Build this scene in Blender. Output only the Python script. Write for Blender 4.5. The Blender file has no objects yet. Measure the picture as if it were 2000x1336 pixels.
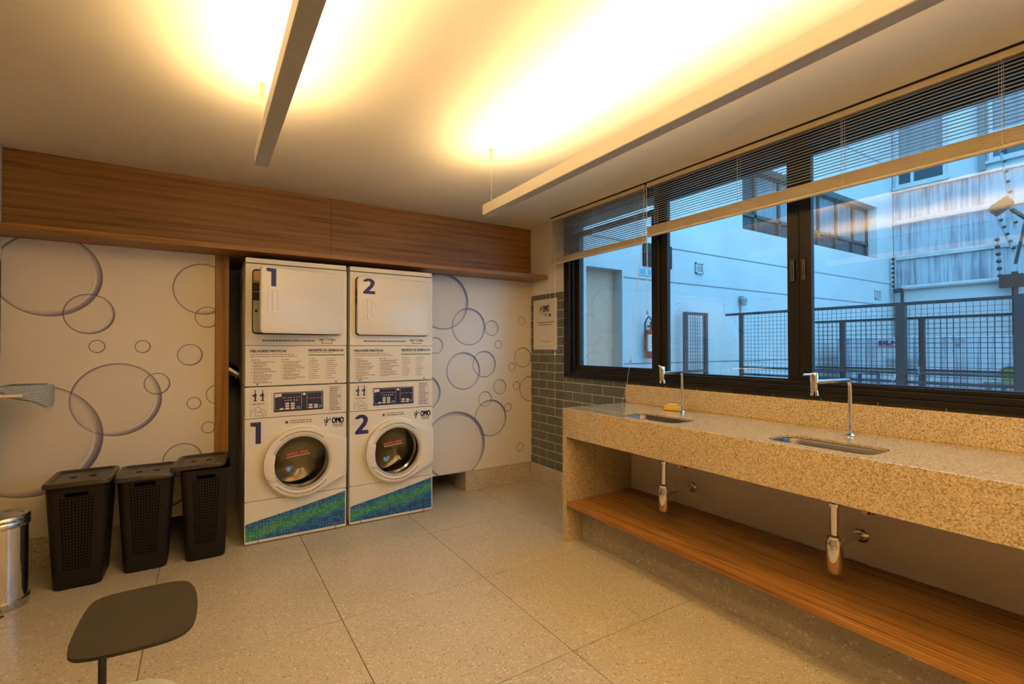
import bpy, bmesh, math, random
from mathutils import Vector, Matrix
random.seed(7)
PI = math.pi
SC = bpy.context.scene
COL = SC.collection

# ------------------------------------------------------------------ camera
cam_data = bpy.data.cameras.new('camera')
cam_data.sensor_fit = 'HORIZONTAL'
cam_data.sensor_width = 36.0
cam_data.lens = 36.0 * 942.6 / 2000.0
cam_data.clip_start = 0.02
cam = bpy.data.objects.new('camera', cam_data)
COL.objects.link(cam)
YAW, PITCH, ROLL = 0.5666479, 0.010988, 0.0010345
fw = Vector((math.sin(YAW) * math.cos(PITCH), math.cos(YAW) * math.cos(PITCH), math.sin(PITCH)))
rt = Vector((math.cos(YAW), -math.sin(YAW), 0))
dn = fw.cross(rt)
r2 = rt * math.cos(ROLL) + dn * math.sin(ROLL)
d2 = dn * math.cos(ROLL) - rt * math.sin(ROLL)
up = -d2
cam.matrix_world = Matrix(((r2.x, up.x, -fw.x, 0.0), (r2.y, up.y, -fw.y, 0.0),
                           (r2.z, up.z, -fw.z, 1.36), (0, 0, 0, 1)))
SC.camera = cam

# ------------------------------------------------------------------ sky, exposure
world = bpy.data.worlds.new('dusk_sky')
SC.world = world
world.use_nodes = True
bg = world.node_tree.nodes['Background']
bg.inputs['Color'].default_value = (0.24, 0.61, 1.0, 1)
bg.inputs['Strength'].default_value = 5.3
SC.view_settings.view_transform = 'Standard'
SC.view_settings.look = 'None'
SC.view_settings.exposure = 0.0
SC.view_settings.gamma = 1.0
SC.view_settings.use_curve_mapping = False
LAMP_POWER = 18.8            # watts per metre of the linear lamps
LAMP_COLOR = (1.0, 0.648, 0.272)
SC.cycles.max_bounces = 10
SC.cycles.diffuse_bounces = 5
SC.cycles.glossy_bounces = 5
SC.cycles.transparent_max_bounces = 24
SC.cycles.sample_clamp_indirect = 6.0
SC.cycles.caustics_reflective = False
SC.cycles.caustics_refractive = False
SC.cycles.use_denoising = True

# ------------------------------------------------------------------ node helpers
def new_mat(name):
    m = bpy.data.materials.new(name)
    m.use_nodes = True
    nt = m.node_tree
    b = nt.nodes['Principled BSDF']
    return m, nt, b

def N(nt, kind, **kw):
    n = nt.nodes.new(kind)
    for k, v in kw.items():
        setattr(n, k, v)
    return n

def ramp(nt, fac, stops, interp='LINEAR'):
    r = N(nt, 'ShaderNodeValToRGB')
    r.color_ramp.interpolation = interp
    els = r.color_ramp.elements
    while len(els) > 1:
        els.remove(els[-1])
    els[0].position = stops[0][0]
    els[0].color = (*stops[0][1], 1)
    for p, c in stops[1:]:
        e = els.new(p)
        e.color = (*c, 1)
    nt.links.new(fac, r.inputs[0])
    return r.outputs[0]

def mix(nt, fac, a, b, mode='MIX'):
    n = N(nt, 'ShaderNodeMix', data_type='RGBA', blend_type=mode)
    for sock, v in ((0, fac), (6, a), (7, b)):
        if hasattr(v, 'is_output') or isinstance(v, bpy.types.NodeSocket):
            nt.links.new(v, n.inputs[sock])
        elif sock == 0:
            n.inputs[0].default_value = v
        else:
            n.inputs[sock].default_value = (*v, 1)
    return n.outputs[2]

def math_n(nt, op, a, b=None, c=None, clamp=False):
    n = N(nt, 'ShaderNodeMath', operation=op, use_clamp=clamp)
    for i, v in enumerate((a, b, c)):
        if v is None:
            continue
        if isinstance(v, bpy.types.NodeSocket):
            nt.links.new(v, n.inputs[i])
        else:
            n.inputs[i].default_value = v
    return n.outputs[0]

def position(nt, scale=(1, 1, 1)):
    g = N(nt, 'ShaderNodeNewGeometry')
    m = N(nt, 'ShaderNodeVectorMath', operation='MULTIPLY')
    m.inputs[1].default_value = scale
    nt.links.new(g.outputs['Position'], m.inputs[0])
    return m.outputs[0]

def noise(nt, vec, scale, detail=3, rough=0.5, out=0):
    n = N(nt, 'ShaderNodeTexNoise')
    n.inputs['Scale'].default_value = scale
    n.inputs['Detail'].default_value = detail
    n.inputs['Roughness'].default_value = rough
    nt.links.new(vec, n.inputs['Vector'])
    return n.outputs[out]

def voronoi(nt, vec, scale, feature='F1', out='Distance', rnd=1.0):
    n = N(nt, 'ShaderNodeTexVoronoi', feature=feature)
    n.inputs['Scale'].default_value = scale
    n.inputs['Randomness'].default_value = rnd
    nt.links.new(vec, n.inputs['Vector'])
    return n.outputs[out]

def bump(nt, b, height, strength=0.2, dist=0.002):
    n = N(nt, 'ShaderNodeBump')
    n.inputs['Strength'].default_value = strength
    n.inputs['Distance'].default_value = dist
    nt.links.new(height, n.inputs['Height'])
    nt.links.new(n.outputs[0], b.inputs['Normal'])

def plain(name, color, rough=0.5, metal=0.0, var=0.06, scale=18.0, spec=None, coat=0.0):
    """one-colour surface with a faint procedural variation"""
    m, nt, b = new_mat(name)
    p = position(nt)
    f = noise(nt, p, scale, 3)
    lo = tuple(max(0, c * (1 - var)) for c in color)
    hi = tuple(min(1, c * (1 + var)) for c in color)
    nt.links.new(ramp(nt, f, [(0.3, lo), (0.7, hi)]), b.inputs['Base Color'])
    b.inputs['Roughness'].default_value = rough
    b.inputs['Metallic'].default_value = metal
    if spec is not None:
        b.inputs['Specular IOR Level'].default_value = spec
    if coat:
        b.inputs['Coat Weight'].default_value = coat
        b.inputs['Coat Roughness'].default_value = 0.1
    return m

def terrazzo(name, base, rough=0.38, seed=0.0, chip=0.85):
    m, nt, b = new_mat(name)
    p = position(nt)
    big = noise(nt, p, 2.2, 4)
    col = ramp(nt, big, [(0.3, tuple(c * 0.93 for c in base)), (0.7, tuple(min(1, c * 1.06) for c in base))])
    for sc, hi, tone, lim in ((75.0, 0.84, (0.88, 0.82, 0.70), 0.32), (105.0, 0.80, (0.17, 0.13, 0.085), 0.34),
                              (55.0, 0.90, (0.10, 0.075, 0.05), 0.25), (42.0, 0.90, (0.70, 0.62, 0.48), 0.33)):
        wob = N(nt, 'ShaderNodeVectorMath', operation='ADD')
        wob.inputs[1].default_value = (sc * 0.37 + seed, sc * 0.11, 3.1)
        nt.links.new(p, wob.inputs[0])
        v = N(nt, 'ShaderNodeTexVoronoi', feature='F1')
        v.inputs['Scale'].default_value = sc
        nt.links.new(wob.outputs[0], v.inputs['Vector'])
        sep = N(nt, 'ShaderNodeSeparateColor')
        nt.links.new(v.outputs['Color'], sep.inputs[0])
        pick = math_n(nt, 'GREATER_THAN', sep.outputs[0], hi - 0.12)
        near = math_n(nt, 'LESS_THAN', v.outputs['Distance'], lim)
        f = math_n(nt, 'MULTIPLY', math_n(nt, 'MULTIPLY', pick, near), chip)
        col = mix(nt, f, col, tone)
    fine = noise(nt, p, 160.0, 2)
    col = mix(nt, math_n(nt, 'MULTIPLY', math_n(nt, 'SUBTRACT', fine, 0.42, clamp=True), 0.6), col, tuple(c * 0.72 for c in base))
    nt.links.new(col, b.inputs['Base Color'])
    b.inputs['Roughness'].default_value = rough
    return m

def granite(name, rough=0.16):
    m, nt, b = new_mat(name)
    p = position(nt)
    f = noise(nt, p, 140.0, 2, 0.55)
    g = noise(nt, p, 330.0, 2, 0.5)
    h = noise(nt, p, 7.0, 4, 0.7)
    s = math_n(nt, 'ADD', math_n(nt, 'MULTIPLY', f, 0.72), math_n(nt, 'MULTIPLY', g, 0.28))
    col = ramp(nt, s, [(0.32, (0.17, 0.125, 0.08)), (0.41, (0.36, 0.275, 0.16)), (0.48, (0.53, 0.415, 0.245)),
                       (0.56, (0.62, 0.50, 0.315)), (0.67, (0.76, 0.66, 0.48))])
    blot = ramp(nt, h, [(0.60, (1, 1, 1)), (0.76, (0.78, 0.73, 0.70))])
    col = mix(nt, 1.0, col, blot, 'MULTIPLY')
    nt.links.new(col, b.inputs['Base Color'])
    b.inputs['Roughness'].default_value = rough
    b.inputs['Coat Weight'].default_value = 0.6
    b.inputs['Coat Roughness'].default_value = 0.06
    bump(nt, b, g, 0.05, 0.001)
    return m

def wood(name, axis, dark, light, rough=0.42, freq=1.0):
    """grain runs along axis (0 x, 1 y, 2 z)"""
    m, nt, b = new_mat(name)
    s = [22.0 * freq] * 3
    s[axis] = 1.0 * freq
    p = position(nt, tuple(s))
    s2 = [90.0 * freq] * 3
    s2[axis] = 2.2 * freq
    p2 = position(nt, tuple(s2))
    a = noise(nt, p, 1.6, 5, 0.6)
    c = noise(nt, p2, 1.0, 3, 0.6)
    w = N(nt, 'ShaderNodeTexWave', wave_type='RINGS')
    w.rings_direction = 'XYZ'[axis]
    w.inputs['Scale'].default_value = 0.55
    w.inputs['Distortion'].default_value = 5.0
    w.inputs['Detail'].default_value = 3.0
    nt.links.new(p, w.inputs['Vector'])
    f = math_n(nt, 'ADD', math_n(nt, 'MULTIPLY', a, 0.46),
               math_n(nt, 'ADD', math_n(nt, 'MULTIPLY', c, 0.46), math_n(nt, 'MULTIPLY', w.outputs[1], 0.10)))
    mid = tuple((x + y) / 2 for x, y in zip(dark, light))
    col = ramp(nt, f, [(0.36, dark), (0.47, mid), (0.66, light)])
    nt.links.new(col, b.inputs['Base Color'])
    b.inputs['Roughness'].default_value = rough
    bump(nt, b, c, 0.08, 0.001)
    return m

def metal(name, color, rough, brush_axis=None):
    m, nt, b = new_mat(name)
    s = [60.0, 60.0, 60.0]
    if brush_axis is not None:
        s = [400.0, 400.0, 400.0]
        s[brush_axis] = 4.0
    f = noise(nt, position(nt, tuple(s)), 1.0, 2)
    r = N(nt, 'ShaderNodeMapRange')
    r.inputs['To Min'].default_value = rough * 0.7
    r.inputs['To Max'].default_value = rough * 1.3
    nt.links.new(f, r.inputs[0])
    nt.links.new(r.outputs[0], b.inputs['Roughness'])
    b.inputs['Base Color'].default_value = (*color, 1)
    b.inputs['Metallic'].default_value = 1.0
    return m

def glass_mat(name, tint=(1, 1, 1), ior=1.5, rough=0.0, dusty=0.0):
    """thin pane: clear straight through, mirror by Fresnel"""
    m, nt, b = new_mat(name)
    out = nt.nodes['Material Output']
    t = N(nt, 'ShaderNodeBsdfTransparent')
    t.inputs[0].default_value = (*tint, 1)
    g = N(nt, 'ShaderNodeBsdfGlossy')
    g.inputs['Roughness'].default_value = rough
    g.inputs[0].default_value = (1, 1, 1, 1)
    f0 = ((ior - 1) / (ior + 1)) ** 2 + dusty
    lw = N(nt, 'ShaderNodeLayerWeight')
    lw.inputs[0].default_value = 0.5
    ms = N(nt, 'ShaderNodeMixShader')
    f = math_n(nt, 'ADD', math_n(nt, 'MULTIPLY', math_n(nt, 'POWER', lw.outputs['Facing'], 5.0), 1.0 - f0), f0)
    nt.links.new(f, ms.inputs[0])
    nt.links.new(t.outputs[0], ms.inputs[1])
    nt.links.new(g.outputs[0], ms.inputs[2])
    nt.links.new(ms.outputs[0], out.inputs[0])
    return m

# bubble print: one node group that draws a single soap bubble over the incoming colour
def bubble_group():
    g = bpy.data.node_groups.new('bubble_print', 'ShaderNodeTree')
    I = g.interface
    I.new_socket('Color', in_out='INPUT', socket_type='NodeSocketColor')
    I.new_socket('Point', in_out='INPUT', socket_type='NodeSocketVector')
    I.new_socket('Center', in_out='INPUT', socket_type='NodeSocketVector')
    I.new_socket('Radius', in_out='INPUT', socket_type='NodeSocketFloat')
    I.new_socket('Lean', in_out='INPUT', socket_type='NodeSocketVector')
    I.new_socket('Fill', in_out='INPUT', socket_type='NodeSocketFloat')
    I.new_socket('Color', in_out='OUTPUT', socket_type='NodeSocketColor')
    gi = g.nodes.new('NodeGroupInput')
    go = g.nodes.new('NodeGroupOutput')
    sub = N(g, 'ShaderNodeVectorMath', operation='SUBTRACT')
    g.links.new(gi.outputs['Point'], sub.inputs[0])
    g.links.new(gi.outputs['Center'], sub.inputs[1])
    ln = N(g, 'ShaderNodeVectorMath', operation='LENGTH')
    g.links.new(sub.outputs[0], ln.inputs[0])
    R = gi.outputs['Radius']
    d = math_n(g, 'DIVIDE', ln.outputs['Value'], R)
    nz = N(g, 'ShaderNodeVectorMath', operation='NORMALIZE')
    g.links.new(sub.outputs[0], nz.inputs[0])
    dt = N(g, 'ShaderNodeVectorMath', operation='DOT_PRODUCT')
    g.links.new(nz.outputs[0], dt.inputs[0])
    g.links.new(gi.outputs['Lean'], dt.inputs[1])
    s = dt.outputs['Value']
    inside = math_n(g, 'LESS_THAN', d, 1.0)
    # line
    e = math_n(g, 'MULTIPLY', math_n(g, 'ABSOLUTE', math_n(g, 'SUBTRACT', d, 1.0)), R)
    line = math_n(g, 'SUBTRACT', 1.0, math_n(g, 'DIVIDE', e, 0.0046), clamp=True)
    # rim shade, wider on the leaning side and weaker on the others
    mr = N(g, 'ShaderNodeMapRange', interpolation_type='SMOOTHSTEP')
    g.links.new(d, mr.inputs[0])
    g.links.new(math_n(g, 'SUBTRACT', 0.93, math_n(g, 'MULTIPLY', math_n(g, 'MAXIMUM', s, 0.0), 0.16)), mr.inputs[1])
    mr.inputs[2].default_value = 1.02
    amt = math_n(g, 'ADD', 0.40, math_n(g, 'MULTIPLY', math_n(g, 'ABSOLUTE', s), 0.55))
    rim = math_n(g, 'MULTIPLY', math_n(g, 'MULTIPLY', mr.outputs[0], amt), inside)
    # highlight crescent just inside the rim, on the leaning side
    hb = math_n(g, 'SUBTRACT', 1.0, math_n(g, 'DIVIDE', math_n(g, 'ABSOLUTE', math_n(g, 'SUBTRACT', d, 0.87)), 0.035), clamp=True)
    ha = N(g, 'ShaderNodeMapRange', interpolation_type='SMOOTHSTEP')
    g.links.new(s, ha.inputs[0])
    ha.inputs[1].default_value = 0.55
    ha.inputs[2].default_value = 1.0
    hi = math_n(g, 'MULTIPLY', math_n(g, 'MULTIPLY', hb, ha.outputs[0]), 0.75)
    # soft opposite glow of grey
    fill = math_n(g, 'MULTIPLY', math_n(g, 'MULTIPLY', inside, gi.outputs['Fill']),
                  math_n(g, 'ADD', 0.5, math_n(g, 'MULTIPLY', math_n(g, 'POWER', d, 3.0), 0.6)))
    c = mix(g, fill, gi.outputs['Color'], (0.52, 0.47, 0.52))
    c = mix(g, rim, c, (0.075, 0.06, 0.18))
    c = mix(g, hi, c, (0.95, 0.94, 0.93))
    c = mix(g, math_n(g, 'MULTIPLY', line, 0.95), c, (0.10, 0.075, 0.15))
    g.links.new(c, go.inputs[0])
    return g
BUBBLE = bubble_group()

def mural_mat(name, bubbles, lean):
    m, nt, b = new_mat(name)
    p = position(nt, (1, 0, 1))
    f = noise(nt, p, 1.5, 2)
    col = ramp(nt, f, [(0.3, (0.79, 0.725, 0.63)), (0.7, (0.82, 0.755, 0.66))])
    for (x, z, r) in bubbles:
        n = N(nt, 'ShaderNodeGroup')
        n.node_tree = BUBBLE
        nt.links.new(col, n.inputs['Color'])
        nt.links.new(p, n.inputs['Point'])
        n.inputs['Center'].default_value = (x, 0, z)
        n.inputs['Radius'].default_value = r
        n.inputs['Fill'].default_value = 0.30 if r > 0.2 else (0.16 if r > 0.1 else 0.10)
        lx, lz = lean if not callable(lean) else lean(x, z, r)
        q = math.hypot(lx, lz)
        n.inputs['Lean'].default_value = (lx / q, 0, lz / q)
        col = n.outputs[0]
    nt.links.new(col, b.inputs['Base Color'])
    b.inputs['Roughness'].default_value = 0.45
    return m

MURAL_A = [(-0.823, 1.815, 0.257), (-0.629, 1.577, 0.127), (-0.59, 1.368, 0.040), (-0.354, 1.367, 0.041),
           (-0.088, 1.309, 0.073), (-0.011, 1.776, 0.179), (0.014, 1.577, 0.073), (-0.486, 1.018, 0.237),
           (-0.274, 1.114, 0.071), (-0.063, 0.967, 0.041), (-0.898, 0.789, 0.341), (0.078, 1.023, 0.068),
           (0.023, 0.789, 0.040), (-0.126, 0.576, 0.114), (-0.222, 0.415, 0.152), (-0.60, 0.30, 0.07)]
MURAL_B = [(1.844, 1.785, 0.259), (2.112, 1.556, 0.174), (2.363, 1.547, 0.073), (2.713, 1.63, 0.041),
           (2.439, 1.388, 0.039), (1.772, 1.377, 0.072), (2.057, 1.138, 0.174), (2.28, 1.198, 0.125),
           (2.729, 1.258, 0.099), (2.597, 1.165, 0.040), (1.659, 0.951, 0.159), (2.454, 0.972, 0.071),
           (2.651, 0.975, 0.039), (2.814, 0.938, 0.125), (2.289, 0.86, 0.072), (2.352, 0.673, 0.175),
           (2.549, 0.761, 0.040), (1.97, 0.447, 0.312), (2.692, 0.351, 0.042)]

def decal_mat():
    """blue and green printed band covered in little outlined icons"""
    m, nt, b = new_mat('blue_green_print')
    p = position(nt, (1, 0, 1))
    # diagonal soft band of green through blue
    sep = N(nt, 'ShaderNodeSeparateXYZ')
    nt.links.new(p, sep.inputs[0])
    n1 = noise(nt, p, 6.0, 3)
    di = math_n(nt, 'SUBTRACT', sep.outputs[2], math_n(nt, 'MULTIPLY', math_n(nt, 'FRACT', math_n(nt, 'DIVIDE', math_n(nt, 'SUBTRACT', sep.outputs[0], 0.233), 0.701)), 0.13))
    di = math_n(nt, 'ADD', di, math_n(nt, 'MULTIPLY', math_n(nt, 'SUBTRACT', n1, 0.5), 0.09))
    base = ramp(nt, math_n(nt, 'MULTIPLY', di, 5.0), [(0.0, (0.004, 0.085, 0.28)), (0.16, (0.01, 0.16, 0.30)), (0.32, (0.05, 0.27, 0.09)),
                                                      (0.46, (0.02, 0.22, 0.20)), (0.62, (0.006, 0.11, 0.30)), (1.0, (0.004, 0.10, 0.32))])
    v = N(nt, 'ShaderNodeTexVoronoi', feature='F1', distance='CHEBYCHEV')
    v.inputs['Scale'].default_value = 46.0
    v.inputs['Randomness'].default_value = 0.35
    nt.links.new(p, v.inputs['Vector'])
    v2 = N(nt, 'ShaderNodeTexVoronoi', feature='F1')
    v2.inputs['Scale'].default_value = 46.0
    v2.inputs['Randomness'].default_value = 0.35
    nt.links.new(p, v2.inputs['Vector'])
    sc = N(nt, 'ShaderNodeSeparateColor')
    nt.links.new(v2.outputs['Color'], sc.inputs[0])
    which = math_n(nt, 'GREATER_THAN', sc.outputs[1], 0.5)
    dd = N(nt, 'ShaderNodeMix', data_type='FLOAT')
    nt.links.new(which, dd.inputs[0])
    nt.links.new(v.outputs['Distance'], dd.inputs[2])
    nt.links.new(v2.outputs['Distance'], dd.inputs[3])
    ring = math_n(nt, 'LESS_THAN', math_n(nt, 'ABSOLUTE', math_n(nt, 'SUBTRACT', dd.outputs[0], 0.30)), 0.055)
    keep = math_n(nt, 'GREATER_THAN', sc.outputs[0], 0.28)
    f = math_n(nt, 'MULTIPLY', math_n(nt, 'MULTIPLY', ring, keep), 0.45)
    ink = ramp(nt, math_n(nt, 'MULTIPLY', di, 5.0), [(0.1, (0.35, 0.55, 0.75)), (0.35, (0.50, 0.72, 0.25)), (0.6, (0.40, 0.60, 0.80))])
    nt.links.new(mix(nt, f, base, ink), b.inputs['Base Color'])
    b.inputs['Roughness'].default_value = 0.4
    return m

def streaked(name, base, streak):
    """painted wall washed by rain: vertical grey runs"""
    m, nt, b = new_mat(name)
    p = position(nt, (16.0, 16.0, 0.55))
    a = noise(nt, p, 1.0, 6, 0.72)
    p2 = position(nt, (1.2, 1.2, 1.0))
    c = noise(nt, p2, 1.0, 3, 0.6)
    f = math_n(nt, 'ADD', math_n(nt, 'MULTIPLY', a, 0.7), math_n(nt, 'MULTIPLY', c, 0.3))
    nt.links.new(ramp(nt, f, [(0.40, streak), (0.54, base)]), b.inputs['Base Color'])
    b.inputs['Roughness'].default_value = 0.85
    return m

M = {}
M['ceiling'] = plain('ceiling_paint', (0.82, 0.785, 0.73), 0.9, var=0.015, scale=3)
M['plaster'] = plain('wall_paint', (0.80, 0.74, 0.66), 0.85, var=0.02, scale=4)
M['plaster_far'] = plain('tan_wall_paint', (0.80, 0.75, 0.67), 0.85, var=0.02, scale=4)
M['grout'] = plain('grout', (0.82, 0.78, 0.70), 0.8, var=0.04, scale=40)
M['joint'] = plain('floor_joint', (0.10, 0.075, 0.05), 0.8)
M['tile'] = plain('glazed_tile', (0.125, 0.130, 0.108), 0.22, var=0.10, scale=9)
M['floor'] = terrazzo('terrazzo_floor', (0.53, 0.465, 0.355), 0.30, 0.0, 0.62)
M['base'] = terrazzo('terrazzo_baseboard', (0.56, 0.48, 0.36), 0.5, 5.0)
M['plinth'] = terrazzo('terrazzo_plinth', (0.40, 0.36, 0.29), 0.5, 9.0, 0.55)
M['granite'] = granite('beige_granite')
M['wood_x'] = wood('oak_panel', 0, (0.175, 0.071, 0.015), (0.36, 0.172, 0.046), 0.45)
M['wood_z'] = wood('oak_post', 2, (0.19, 0.083, 0.015), (0.40, 0.20, 0.052), 0.45)
M['wood_y'] = wood('oak_shelf', 1, (0.185, 0.070, 0.012), (0.42, 0.20, 0.045), 0.26)
M['mural_a'] = mural_mat('bubble_mural_left', MURAL_A, lambda x, z, r: (0.85, -0.55))
M['mural_b'] = mural_mat('bubble_mural_right', MURAL_B, lambda x, z, r: (0.70, 0.62))
M['white'] = plain('white_enamel', (0.81, 0.775, 0.70), 0.30, var=0.012, scale=5)
M['white_dull'] = plain('white_plastic', (0.78, 0.755, 0.71), 0.45, var=0.015, scale=8)
M['offwhite'] = plain('sticker_white', (0.74, 0.71, 0.66), 0.6, var=0.02)
M['grey_panel'] = plain('grey_inner_panel', (0.50, 0.48, 0.44), 0.5)
M['dark'] = plain('dark_rubber', (0.025, 0.024, 0.023), 0.6)
M['seam'] = plain('seam_shadow_gap', (0.05, 0.04, 0.035), 0.8)
M['navy'] = plain('navy_print', (0.022, 0.022, 0.115), 0.45, var=0.03)
M['ink'] = plain('grey_ink', (0.14, 0.115, 0.10), 0.6)
M['ink_soft'] = plain('soft_ink', (0.34, 0.285, 0.24), 0.6)
M['ink_red'] = plain('red_ink', (0.55, 0.05, 0.03), 0.5)
M['ink_redsoft'] = plain('soft_red_ink', (0.50, 0.20, 0.13), 0.6)
M['ink_green'] = plain('green_ink', (0.06, 0.23, 0.05), 0.6)
M['ink_teal'] = plain('teal_ink', (0.05, 0.30, 0.40), 0.5)
M['decal'] = decal_mat()
M['display'] = plain('control_black', (0.028, 0.032, 0.085), 0.25)
M['amber'] = plain('amber_label', (0.55, 0.32, 0.12), 0.5)
M['steel'] = metal('brushed_steel', (0.60, 0.58, 0.55), 0.26)
M['sink_steel'] = metal('sink_steel', (0.17, 0.17, 0.18), 0.34)
M['chrome'] = metal('chrome', (0.80, 0.79, 0.77), 0.07)
M['drum'] = metal('drum_steel', (0.30, 0.27, 0.22), 0.20)
M['foil'] = metal('foil', (0.72, 0.71, 0.70), 0.22)
M['dark_steel'] = metal('grey_lacquer', (0.33, 0.31, 0.29), 0.4)
M['frame'] = plain('black_aluminium', (0.010, 0.008, 0.007), 0.42, var=0.05, spec=0.3)
M['bin'] = plain('black_brown_plastic', (0.012, 0.0090, 0.0065), 0.45, var=0.06, scale=60, spec=0.25)
M['hollow_shade'] = plain('basket_hollow_shade', (0.002, 0.002, 0.002), 0.9, spec=0.05)  # near-black painted in for the shade inside the baskets
M['lid'] = plain('brown_plastic_lid', (0.036, 0.027, 0.018), 0.32, var=0.06, scale=60)
M['lamp_under'] = plain('lamp_underside_shade_grey', (0.40, 0.405, 0.42), 0.5, var=0.02)  # grey paints in the cooler, dimmer light on the lamps' bottom face
M['slot'] = plain('dark_blind_slot', (0.03, 0.025, 0.02), 0.8)
M['latch'] = metal('dark_latch', (0.10, 0.085, 0.07), 0.4)
M['lamp_body'] = plain('white_lamp_housing', (0.78, 0.75, 0.70), 0.5, var=0.01)
M['slat'] = plain('ivory_slat', (0.62, 0.53, 0.39), 0.4, var=0.02)
M['rail'] = plain('ivory_rail', (0.64, 0.54, 0.37), 0.5, var=0.02)
M['cord'] = plain('white_cord', (0.80, 0.74, 0.64), 0.7)
M['paper'] = plain('paper', (0.80, 0.74, 0.67), 0.7, var=0.01)
M['cream'] = plain('cream_tube', (0.80, 0.70, 0.52), 0.4)
M['tabletop'] = plain('dark_grey_top', (0.034, 0.029, 0.021), 0.6, var=0.04, spec=0.3)
M['black'] = plain('black_metal', (0.012, 0.012, 0.012), 0.4)
M['pale'] = plain('pale_seat', (0.55, 0.56, 0.50), 0.5)
M['yellow'] = plain('yellow_sponge', (0.80, 0.52, 0.03), 0.6, var=0.15, scale=120)
M['glass'] = glass_mat('window_glass', (0.96, 0.985, 0.99), 1.68)
M['washer_glass'] = glass_mat('washer_glass', (0.66, 0.66, 0.62), 1.5, 0.02, 0.02)
M['render'] = plain('white_render', (0.43, 0.435, 0.435), 0.9, var=0.07, scale=1.6)
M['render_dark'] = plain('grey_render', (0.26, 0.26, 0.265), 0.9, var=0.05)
M['alcove'] = plain('alcove_warm_light', (0.46, 0.285, 0.20), 0.9, var=0.05)  # warm light from indoors is put into this colour
M['streak'] = streaked('rain_streaked_paint', (0.37, 0.39, 0.42), (0.13, 0.145, 0.18))
M['ledge'] = plain('pale_ledge', (0.40, 0.395, 0.40), 0.9, var=0.10, scale=5)
M['groove'] = plain('wall_groove', (0.16, 0.17, 0.18), 0.9)
M['green_fence'] = plain('dark_green_lacquer', (0.004, 0.034, 0.046), 0.5)
M['brown_frame'] = plain('brown_window_frame', (0.070, 0.048, 0.036), 0.5)
M['far_glass'] = plain('far_window_glass', (0.025, 0.04, 0.05), 0.12, var=0.25, scale=2.5)
M['curtain'] = streaked('curtain_behind_glass', (0.20, 0.21, 0.23), (0.12, 0.13, 0.15))
M['red'] = plain('red_lacquer', (0.40, 0.012, 0.015), 0.35)
M['ground'] = plain('yard_concrete', (0.30, 0.30, 0.285), 0.9, var=0.12, scale=3)
M['teal'] = plain('teal_plastic', (0.02, 0.21, 0.25), 0.4)
M['lime'] = plain('green_plastic', (0.16, 0.46, 0.06), 0.45)
M['rust'] = plain('rusty_bracket', (0.026, 0.016, 0.010), 0.7, var=0.3, scale=30)

def ironing_cover():
    m, nt, b = new_mat('blue_grey_mesh_cover')
    p = position(nt, (1, 1, 1))
    w = N(nt, 'ShaderNodeTexWave', wave_type='BANDS')
    w.bands_direction = 'Z'
    w.inputs['Scale'].default_value = 42.0
    w.inputs['Distortion'].default_value = 4.0
    w.inputs['Detail'].default_value = 2.0
    nt.links.new(p, w.inputs['Vector'])
    f = noise(nt, p, 120.0, 2)
    c = ramp(nt, math_n(nt, 'ADD', math_n(nt, 'MULTIPLY', w.outputs[1], 0.6), math_n(nt, 'MULTIPLY', f, 0.4)),
             [(0.25, (0.13, 0.19, 0.28)), (0.5, (0.29, 0.34, 0.42)), (0.75, (0.66, 0.66, 0.64))])
    nt.links.new(c, b.inputs['Base Color'])
    b.inputs['Roughness'].default_value = 0.9
    bump(nt, b, w.outputs[1], 0.5, 0.003)
    return m
M['cover'] = ironing_cover()

# ------------------------------------------------------------------ object helpers
def tag(o, label=None, cat=None, group=None, kind=None):
    for k, v in (('label', label), ('category', cat), ('group', group), ('kind', kind)):
        if v:
            o[k] = v
    return o

def thing(name, label, cat, loc=(0, 0, 0), rz=0.0, group=None):
    o = bpy.data.objects.new(name, None)
    o.empty_display_size = 0.05
    COL.objects.link(o)
    o.location = loc
    o.rotation_euler = (0, 0, rz)
    return tag(o, label, cat, group)

def copy_tree(o, parent=None):
    c = o.copy()
    COL.objects.link(c)
    if parent is not None:
        c.parent = parent
    for ch in list(o.children):
        copy_tree(ch, c)
    return c

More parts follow.
